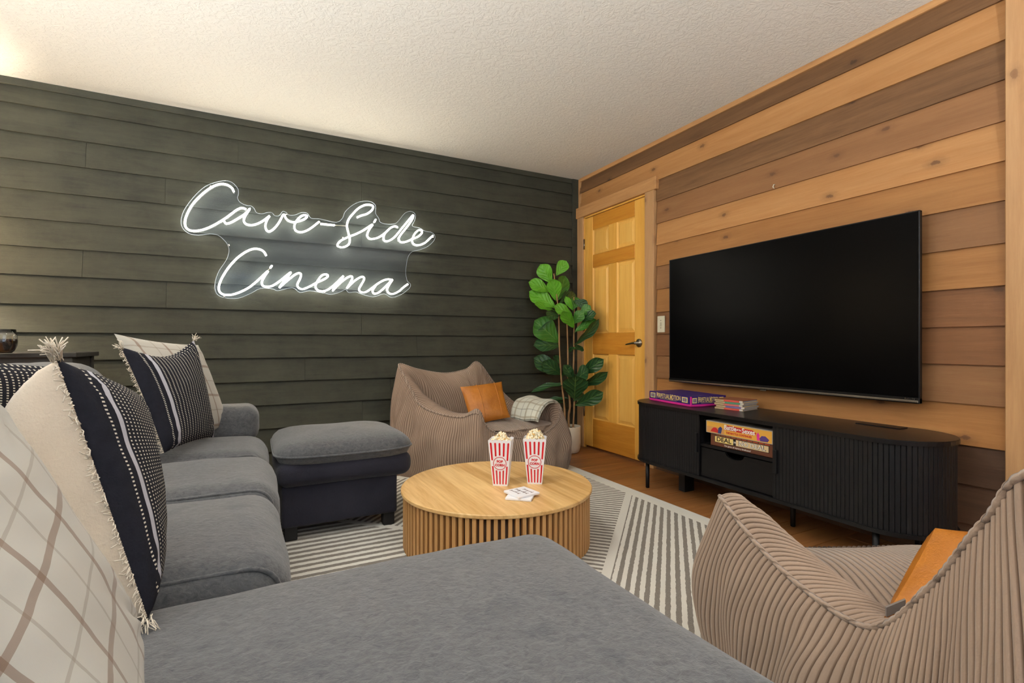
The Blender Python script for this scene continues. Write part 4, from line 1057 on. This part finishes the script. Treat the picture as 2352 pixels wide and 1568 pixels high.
pillow('lumbar_pillow', [at_d(2030, 1418, 0.965), at_d(2330, 1400, 1.02), at_d(2340, 1225, 1.09), at_d(2148, 1212, 1.06)], 0.075, 0.05, M['leather'], M['leather'], 'caramel leather lumbar pillow on the bag chair by the chaise', seed=25, pinch=0.04, seams=(0.3,), wr=0.006)

tg = at_d(2036, 1412, 0.945)
child_world(link('care_tag', mesh('care_tag', [tg+Vector(q) for q in ((0, 0, -.004), (.03, -.018, .012), (.03, -.018, .030), (0, 0, .014), (.004, .004, -.004), (.034, -.014, .012), (.034, -.014, .030), (.004, .004, .014))], [(0, 1, 2, 3), (7, 6, 5, 4), (0, 4, 5, 1), (3, 2, 6, 7), (0, 3, 7, 4), (1, 5, 6, 2)]), plain('grey_tag', (120, 112, 108), 0.8), None), bpy.data.objects['lumbar_pillow.001'])
# throw over the right arm of the far bag
def throw():
    e = empty('throw_blanket', at_d(1215, 960, 3.6), 0, 'folded plaid throw draped over the arm of the far bag chair', 'blanket')
    prof_a = [at_d(1172, 962, 3.55), at_d(1176, 940, 3.60), at_d(1186, 920, 3.70), at_d(1205, 912, 3.82), at_d(1222, 912, 3.95), at_d(1232, 925, 4.02)]
    prof_b = [at_d(1234, 968, 3.44), at_d(1240, 948, 3.47), at_d(1251, 931, 3.53), at_d(1266, 924, 3.62), at_d(1280, 924, 3.72), at_d(1290, 938, 3.80)]
    for layer, off in (('folded_layer', 0.0), ('top_layer', 0.014)):
        a = catmull(prof_a, 6); b = catmull(prof_b, 6); n = 18; V, UV, Fc = [], [], []
        for i, (p, q) in enumerate(zip(a, b)):
            for k in range(n+1):
                t = k/n*(1.0 if off else 1.03); x = p.lerp(q, t); x = x+Vector((-0.25, -0.5, 0.8)).normalized()*(off+0.006*math.sin(t*9+i*.3)); V.append(x); UV.append((t, i/(len(a)-1)))
        m = len(a)
        for i in range(m-1):
            for k in range(n): Fc.append((i*(n+1)+k, i*(n+1)+k+1, (i+1)*(n+1)+k+1, (i+1)*(n+1)+k))
        o = child_world(link(layer, mesh(layer, V, Fc, UV), M['plaid_throw'], None, True), e)
        md = o.modifiers.new('thick', 'SOLIDIFY'); md.thickness = 0.008
throw()

# ------------------------------------------------------------------ fiddle leaf fig
def plant():
    base = at_z(1307, 1038, 0.0)
    e = empty('potted_fig_tree', base, 0, 'fiddle leaf fig with three stems in a white pot by the door', 'plant')
    C = lambda o: child_world(o, e)
    r = 0.10
    C(lathe('pot', [(0.0, 0.0), (r*0.72, 0.0), (r*0.86, 0.012), (r*0.95, 0.04), (r, 0.085), (r, 0.222), (r*0.985, 0.226), (r*0.93, 0.226), (r*0.92, 0.20), (0.0, 0.20)], M['pot'], None, base, 40))
    C(lathe('soil', [(0.0, 0.206), (r*0.925, 0.203)], M['soil'], None, base, 24, False))
    D0 = base.x*ST+base.y*CT
    def pp(x, y, dd=0.0): return at_d(x, y, D0+dd)
    stems = [[(1298, 990), (1296, 930), (1290, 880), (1285, 800), (1283, 720), (1280, 690), (1276, 655), (1272, 628)],
             [(1307, 990), (1306, 955), (1309, 930), (1305, 880), (1304, 800), (1302, 740), (1300, 700)],
             [(1316, 990), (1319, 920), (1317, 870), (1318, 800), (1318, 770), (1319, 725), (1319, 700), (1318, 682)]]
    spts = []
    for i, s in enumerate(stems):
        pts = catmull([pp(x, y, (i-1)*0.03) for x, y in s], 6); nn = len(pts); spts += pts
        C(tube('stem', pts, [(0.0105 if i == 1 else 0.0085)*(1-0.55*k/nn)*(1+0.12*math.sin(k*1.7)) for k in range(nn)], M['bark'], None, 8))
    # one fiddle-shaped leaf mesh per tone, base at origin, tip along +Y, face +Z
    def leaf_me(tone, curl):
        nu, nv = 8, 12; V, UV, Fc = [], [], []
        for j in range(nv+1):
            v = j/nv; wd = (0.16+0.62*v**0.9)*math.sin(math.pi*min(1, (v*0.97+0.03)))**0.45*0.62 if v > 0 else 0.03
            if v > 0.75: wd *= math.sqrt(max(0, 1-((v-0.75)/0.26)**2))
            for i in range(nu+1):
                u = i/nu; a = 2*u-1
                V.append((a*wd*0.62, v, 0.16*abs(a)**1.5*wd-curl*v*v+0.02*math.sin(v*14)*abs(a))); UV.append((u, v))
        for j in range(nv):
            for i in range(nu): Fc.append((j*(nu+1)+i, j*(nu+1)+i+1, (j+1)*(nu+1)+i+1, (j+1)*(nu+1)+i))
        me = mesh('leaf', V, Fc, UV); me.materials.append(M[tone]); me.polygons.foreach_set('use_smooth', [True]*len(me.polygons)); return me
    LM = {(t, c): leaf_me('leaf_'+t, 0.05+0.13*c) for t in 'lmd' for c in (0, 1, 2)}
    # (base px, tip px, depth of tip relative, facing roll, width factor, tone)
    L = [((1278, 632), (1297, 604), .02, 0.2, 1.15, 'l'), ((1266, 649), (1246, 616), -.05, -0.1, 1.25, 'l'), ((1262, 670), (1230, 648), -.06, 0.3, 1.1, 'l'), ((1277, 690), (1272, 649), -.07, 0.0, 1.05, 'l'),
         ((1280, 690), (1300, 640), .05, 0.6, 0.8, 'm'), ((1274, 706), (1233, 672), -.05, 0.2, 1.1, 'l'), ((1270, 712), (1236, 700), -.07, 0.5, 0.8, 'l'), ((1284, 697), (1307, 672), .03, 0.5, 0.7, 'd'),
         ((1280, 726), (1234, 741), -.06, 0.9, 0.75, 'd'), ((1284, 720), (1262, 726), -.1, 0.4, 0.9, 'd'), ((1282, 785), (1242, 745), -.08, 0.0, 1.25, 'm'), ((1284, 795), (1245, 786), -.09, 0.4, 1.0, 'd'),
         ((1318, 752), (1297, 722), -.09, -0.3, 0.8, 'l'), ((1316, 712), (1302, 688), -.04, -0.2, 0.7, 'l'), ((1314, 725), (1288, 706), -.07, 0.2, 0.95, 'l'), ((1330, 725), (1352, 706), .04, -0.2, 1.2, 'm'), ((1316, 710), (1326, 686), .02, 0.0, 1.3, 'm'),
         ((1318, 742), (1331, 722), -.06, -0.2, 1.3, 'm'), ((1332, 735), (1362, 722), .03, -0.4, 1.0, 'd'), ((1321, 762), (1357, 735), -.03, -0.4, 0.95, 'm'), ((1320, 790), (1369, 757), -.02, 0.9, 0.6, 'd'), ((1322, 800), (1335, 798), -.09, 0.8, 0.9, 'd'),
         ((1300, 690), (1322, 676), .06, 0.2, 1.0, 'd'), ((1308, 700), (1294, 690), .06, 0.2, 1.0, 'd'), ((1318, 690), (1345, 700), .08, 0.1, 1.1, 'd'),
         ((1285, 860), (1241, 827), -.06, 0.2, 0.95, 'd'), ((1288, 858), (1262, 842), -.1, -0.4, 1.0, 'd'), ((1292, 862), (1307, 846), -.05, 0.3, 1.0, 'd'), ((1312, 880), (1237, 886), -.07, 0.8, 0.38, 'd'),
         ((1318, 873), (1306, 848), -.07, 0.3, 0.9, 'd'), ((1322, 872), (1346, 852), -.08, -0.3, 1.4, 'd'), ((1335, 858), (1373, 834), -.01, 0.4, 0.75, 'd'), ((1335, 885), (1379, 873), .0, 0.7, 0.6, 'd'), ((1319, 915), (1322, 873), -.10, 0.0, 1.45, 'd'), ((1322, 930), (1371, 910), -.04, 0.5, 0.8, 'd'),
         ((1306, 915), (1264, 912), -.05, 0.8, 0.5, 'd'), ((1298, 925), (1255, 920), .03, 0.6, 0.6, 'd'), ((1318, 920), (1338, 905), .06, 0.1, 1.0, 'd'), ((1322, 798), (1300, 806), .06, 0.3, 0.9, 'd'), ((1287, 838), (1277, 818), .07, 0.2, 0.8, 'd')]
    rr = random.Random(4)
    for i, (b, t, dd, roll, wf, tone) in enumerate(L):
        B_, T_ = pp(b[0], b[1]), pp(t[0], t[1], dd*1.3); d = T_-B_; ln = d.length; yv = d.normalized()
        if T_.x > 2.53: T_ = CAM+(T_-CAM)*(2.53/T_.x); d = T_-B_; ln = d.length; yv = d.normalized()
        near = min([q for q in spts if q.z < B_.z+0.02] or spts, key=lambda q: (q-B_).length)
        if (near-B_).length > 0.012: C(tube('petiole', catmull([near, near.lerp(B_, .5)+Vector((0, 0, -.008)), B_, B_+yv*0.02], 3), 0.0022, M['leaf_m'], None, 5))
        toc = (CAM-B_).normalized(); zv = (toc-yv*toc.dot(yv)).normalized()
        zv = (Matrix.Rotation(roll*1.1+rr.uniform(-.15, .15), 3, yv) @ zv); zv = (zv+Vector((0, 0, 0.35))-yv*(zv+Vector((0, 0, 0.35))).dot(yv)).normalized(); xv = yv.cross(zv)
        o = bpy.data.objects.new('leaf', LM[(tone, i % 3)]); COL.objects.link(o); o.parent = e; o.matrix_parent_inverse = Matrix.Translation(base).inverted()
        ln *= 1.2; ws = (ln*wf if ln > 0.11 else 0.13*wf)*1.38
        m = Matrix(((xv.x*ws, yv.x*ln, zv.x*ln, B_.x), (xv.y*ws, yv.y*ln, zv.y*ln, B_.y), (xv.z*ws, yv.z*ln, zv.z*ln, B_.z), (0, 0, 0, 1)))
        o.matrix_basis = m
plant()

# ------------------------------------------------------------------ neon sign
def neon():
    YP = 3.775; e = empty('neon_sign', (0.45, YP, 1.45), 0, 'white script neon sign on a clear panel on the dark painted wall', 'neon sign')
    C = lambda o: child_world(o, e)
    q = lambda x, y, Y=YP-0.012: at_Y(380+x/3.5636, 380+y/3.5636, Y)
    outline = [(370,150),(470,125),(540,135),(590,185),(598,230),(590,265),(610,300),(660,325),(700,330),(725,350),(745,385),(790,395),(830,385),(870,385),(895,410),(930,410),(960,375),(990,385),(1010,405),(1060,405),(1110,385),(1160,390),(1190,430),(1250,435),(1300,445),(1400,465),(1450,430),(1470,380),(1530,325),(1600,295),(1680,295),(1720,330),(1720,390),(1745,430),(1760,465),(1820,480),(1880,475),(1910,450),(1960,390),(2010,375),(2045,400),(2040,450),(2020,495),(2080,510),(2120,535),(2180,548),(2205,575),(2200,610),(2150,660),(2080,690),(2020,705),(1985,750),(1970,830),(1968,890),(1980,945),(2005,970),(1995,1005),(1930,1055),(1850,1080),(1790,1050),(1700,1075),(1600,1050),(1560,1035),(1500,1040),(1475,1015),(1430,1035),(1360,1055),(1300,1045),(1180,1025),(1100,1040),(1040,1000),(920,1025),(880,1010),(780,1005),(700,1045),(600,1085),(500,1085),(430,1060),(405,1010),(410,940),(440,860),(500,770),(520,700),(510,650),(480,610),(430,570),(360,560),(270,570),(190,555),(140,510),(128,450),(150,370),(220,270),(300,190)]
    ol = catmull([q(x, y, YP) for x, y in outline], 3, True)
    C(prism('acrylic_panel', [(p.x, p.z) for p in ol], 'Y', YP-0.003, YP+0.003, M['acrylic']))
    ed = NT('acrylic_highlight'); ed.base((0.75, 0.82, 0.86, 1)); ed.set(Roughness=0.15); ed.b.inputs['Transmission Weight'].default_value = 0.5  # pale tube paints the light caught along the cut acrylic edge
    C(tube('edge_highlight', ol, 0.0016, ed.m, None, 5, True))
    S = [[(560,215),(545,185),(515,162),(470,150),(420,158),(360,188),(300,235),(240,295),(195,360),(165,430),(160,485),(180,520),(225,535),(285,530),(350,510),(420,475),(490,432),(540,395),(585,362),(625,347),(660,358)],
         [(480,455),(495,473),(530,468),(590,436),(650,396),(692,352),(660,400),(642,440),(648,468),(675,484),(715,486),(760,473),(810,445),(852,412),(832,445),(818,490),(825,525),(850,540),(890,515),(930,465),(967,400),(985,430),(1010,453),(1050,463),(1095,455),(1140,437),(1160,415),(1140,405),(1110,415),(1075,450),(1055,495),(1065,530),(1100,545),(1150,535),(1205,502),(1260,458)],
         [(1270,477),(1385,488)],
         [(1570,425),(1600,410),(1650,395),(1690,365),(1700,335),(1680,322),(1635,322),(1580,350),(1530,400),(1495,450),(1487,500),(1500,560),(1510,610),(1495,650),(1450,668),(1412,660),(1412,640),(1440,612),(1500,583),(1560,560),(1620,530),(1695,482),(1670,520),(1652,565),(1665,595),(1700,600),(1750,585),(1800,550),(1840,512),(1880,496),(1902,508)],
         [(1800,550),(1786,580),(1790,610),(1812,620),(1850,605),(1890,570),(1930,520),(1980,460),(2027,405),(2020,440),(1975,505),(1930,560),(1910,598),(1925,625),(1965,625),(2020,602),(2070,580),(2100,550),(2095,530),(2070,530),(2040,560),(2020,610),(2032,642),(2070,652),(2120,635),(2160,600),(2190,572)],
         [(1722,440),(1708,465)],
         [(825,738),(805,705),(770,685),(720,682),(660,705),(590,755),(520,830),(465,915),(438,985),(442,1030),(475,1055),(530,1058),(600,1040),(680,1000),(750,945),(838,864),(812,905),(790,950),(797,982),(830,992),(875,984),(930,950),(985,905),(1026,874),(1000,912),(960,960),(932,1000)],
         [(932,1000),(990,948),(1050,900),(1090,880),(1110,892),(1100,930),(1080,972),(1092,1002),(1130,1010),(1190,985),(1240,957),(1300,930),(1330,905),(1315,890),(1280,900),(1245,945),(1228,990),(1247,1020),(1287,1028),(1340,1010),(1400,960),(1456,904),(1430,942),(1390,990),(1368,1026)],
         [(1368,1026),(1420,970),(1480,922),(1518,906),(1530,922),(1508,968),(1485,1005)], [(1485,1005),(1540,950),(1590,917),(1618,911),(1626,932),(1603,975),(1585,1010),(1600,1035),(1640,1035),(1690,1003),(1740,965),(1785,940),(1825,930),(1850,936)],
         [(1720,985),(1696,1022),(1710,1048),(1750,1036),(1800,992),(1858,932),(1835,970),(1815,1012),(1827,1042),(1862,1050),(1910,1030),(1950,995),(1985,970)], [(872,818),(858,838)]]
    for s in S:
        C(tube('light_tube', catmull([q(x, y) for x, y in s], 5), 0.0056, M['neon'], None, 8))
    C(tube('wire', [q(1385, 488), q(1480, 495)], 0.0012, M['ivory'], None, 5)); C(tube('wire', [q(838, 858), q(858, 838)], 0.0012, M['ivory'], None, 5))
    for x, y in ((370,168),(520,652),(990,398),(1302,1038),(482,1073),(2192,588),(1450,590)):
        c = q(x, y, YP); C(tube('standoff', [c+Vector((0, -0.007, 0)), Vector((c.x, YW-0.008, c.z))], 0.0045, M['chrome'], None, 10))
neon()

# ------------------------------------------------------------------ console table, wine glass, lamps
def side_table():
    x0, x1, y0, y1, zt = -1.95, -0.80, 3.28, 3.70, 0.885
    e = empty('side_table', ((x0+x1)/2, (y0+y1)/2, 0), 0, 'charcoal wooden table behind the sofa holding the wine glass', 'table')
    C = lambda o: child_world(o, e)
    C(box('table_top', x0, x1, y0, y1, zt-0.025, zt, M['tbl_wood'], None, 0.003))
    C(box('apron', x0+0.03, x1-0.03, y0+0.02, y0+0.04, zt-0.105, zt-0.025, M['tbl_wood'])); C(box('apron', x1-0.05, x1-0.03, y0+0.03, y1-0.03, zt-0.105, zt-0.025, M['tbl_wood'])); C(box('apron', x0+0.03, x1-0.03, y1-0.04, y1-0.02, zt-0.105, zt-0.025, M['tbl_wood']))
    for x in (x0+0.02, x1-0.06):
        for y in (y0+0.015, y1-0.055): C(box('leg', x, x+0.04, y, y+0.04, 0, zt-0.025, M['tbl_wood'], None, 0.002))
    return zt
zt = side_table()
gp = at_z(11, 808, zt+0.001); gp = at_d(10, 806, 2.36)
gp.z = zt+0.001
def wine_glass(p):
    e = empty('wine_glass', p, 0, 'stemless wine glass half full of red wine on the charcoal table', 'wine glass')
    o = [(0.0, 0.0), (0.026, 0.0), (0.036, 0.012), (0.045, 0.035), (0.047, 0.055), (0.044, 0.080), (0.040, 0.112)]
    i = [(0.0385, 0.112), (0.0425, 0.080), (0.0455, 0.055), (0.0435, 0.036), (0.034, 0.014), (0.024, 0.005), (0.0, 0.005)]
    lathe('bowl', o+i, M['glass'], e, (0, 0, 0), 32)
    lathe('wine', [(0.0, 0.0053), (0.0235, 0.0055), (0.0335, 0.0145), (0.043, 0.036), (0.045, 0.055), (0.0438, 0.066), (0.0, 0.066)], M['wine'], e, (0, 0, 0), 32)
wine_glass(gp)
def lamp(name, loc, zbase, zs0, zs1, r0, r1, power, label, color=(1.0, 0.84, 0.64)):
    e = empty(name, (loc[0], loc[1], zbase), 0, label, 'lamp')
    C = lambda o: child_world(o, e)
    b = (loc[0], loc[1], zbase)
    C(lathe('base', [(0.0, 0.0), (0.085, 0.0), (0.085, 0.012), (0.03, 0.02), (0.0, 0.02)], M['blk_metal'], None, b, 28))
    C(tube('stem', [(b[0], b[1], zbase+0.015), (b[0], b[1], zs1-0.06)], 0.009, M['blk_metal'], None, 8))
    V, Fc = [], []; n = 40
    for rr_, z in ((r0, zs0), (r1, zs1)):
        for k in range(n): a = 2*math.pi*k/n; V.append((b[0]+rr_*math.cos(a), b[1]+rr_*math.sin(a), z))
    for k in range(n): Fc.append((k, (k+1) % n, n+(k+1) % n, n+k))
    C(link('lamp_shade', mesh('lamp_shade', V, Fc), M['shade'], None, True))
    l = bpy.data.lights.new(name+'_bulb', 'POINT'); l.energy = power; l.color = color; l.shadow_soft_size = 0.035
    o = bpy.data.objects.new(name+'_bulb', l); COL.objects.link(o); o.location = (b[0], b[1], zs0+0.09)
    child_world(o, e)
lamp('table_lamp', (-1.76, 3.46), zt+0.0005, 1.36, 1.66, 0.17, 0.14, 62, 'lamp with linen shade on the charcoal table')
def torchiere(loc, ztop, power, where):
    e = empty('floor_lamp', (loc[0], loc[1], 0), 0, 'tall uplight floor lamp with a frosted bowl '+where, 'lamp')
    C = lambda o: child_world(o, e)
    b = (loc[0], loc[1], 0.0)
    C(lathe('base', [(0.0, 0.001), (0.13, 0.001), (0.13, 0.018), (0.02, 0.03), (0.0, 0.03)], M['blk_metal'], None, b, 32))
    C(tube('pole', [(b[0], b[1], 0.02), (b[0], b[1], ztop-0.09)], 0.012, M['blk_metal'], None, 10))
    C(lathe('bowl', [(0.0, ztop-0.10), (0.06, ztop-0.09), (0.12, ztop-0.05), (0.155, ztop), (0.15, ztop), (0.115, ztop-0.046), (0.055, ztop-0.084), (0.0, ztop-0.094)], M['frost'], None, b, 40))
    l = bpy.data.lights.new('floor_lamp_bulb', 'POINT'); l.energy = power; l.color = (0.95, 0.97, 1.0); l.shadow_soft_size = 0.05
    o = bpy.data.objects.new('floor_lamp_bulb', l); COL.objects.link(o); o.location = (b[0], b[1], ztop-0.03); child_world(o, e)
torchiere((-1.32, 0.95), 1.25, 178, 'behind the sofa')
torchiere((1.25, -1.25), 1.25, 118, 'added by the window as fill')  # unseen uplight, added to brighten the right of the ceiling
# unseen ceiling fixture, added as fill to light the upper faces
def fill_ceiling_light(x, y, power):
    e = empty('fill_ceiling_light', (x, y, ZC), 0, 'round flush ceiling light added above the sofa as fill', 'ceiling light')
    lathe('rim', [(0.15, -0.012), (0.16, -0.012), (0.16, 0.0), (0.15, 0.0)], M['chrome'], e, (0, 0, 0), 40)
    l = bpy.data.lights.new('fill_ceiling_light_disc', 'AREA'); l.shape = 'DISK'; l.size = 0.28; l.energy = power; l.color = (1.0, 0.93, 0.84)
    o = bpy.data.objects.new('fill_ceiling_light_disc', l); COL.objects.link(o); o.location = (0, 0, -0.015); o.parent = e
fill_ceiling_light(0.15, 1.75, 7)
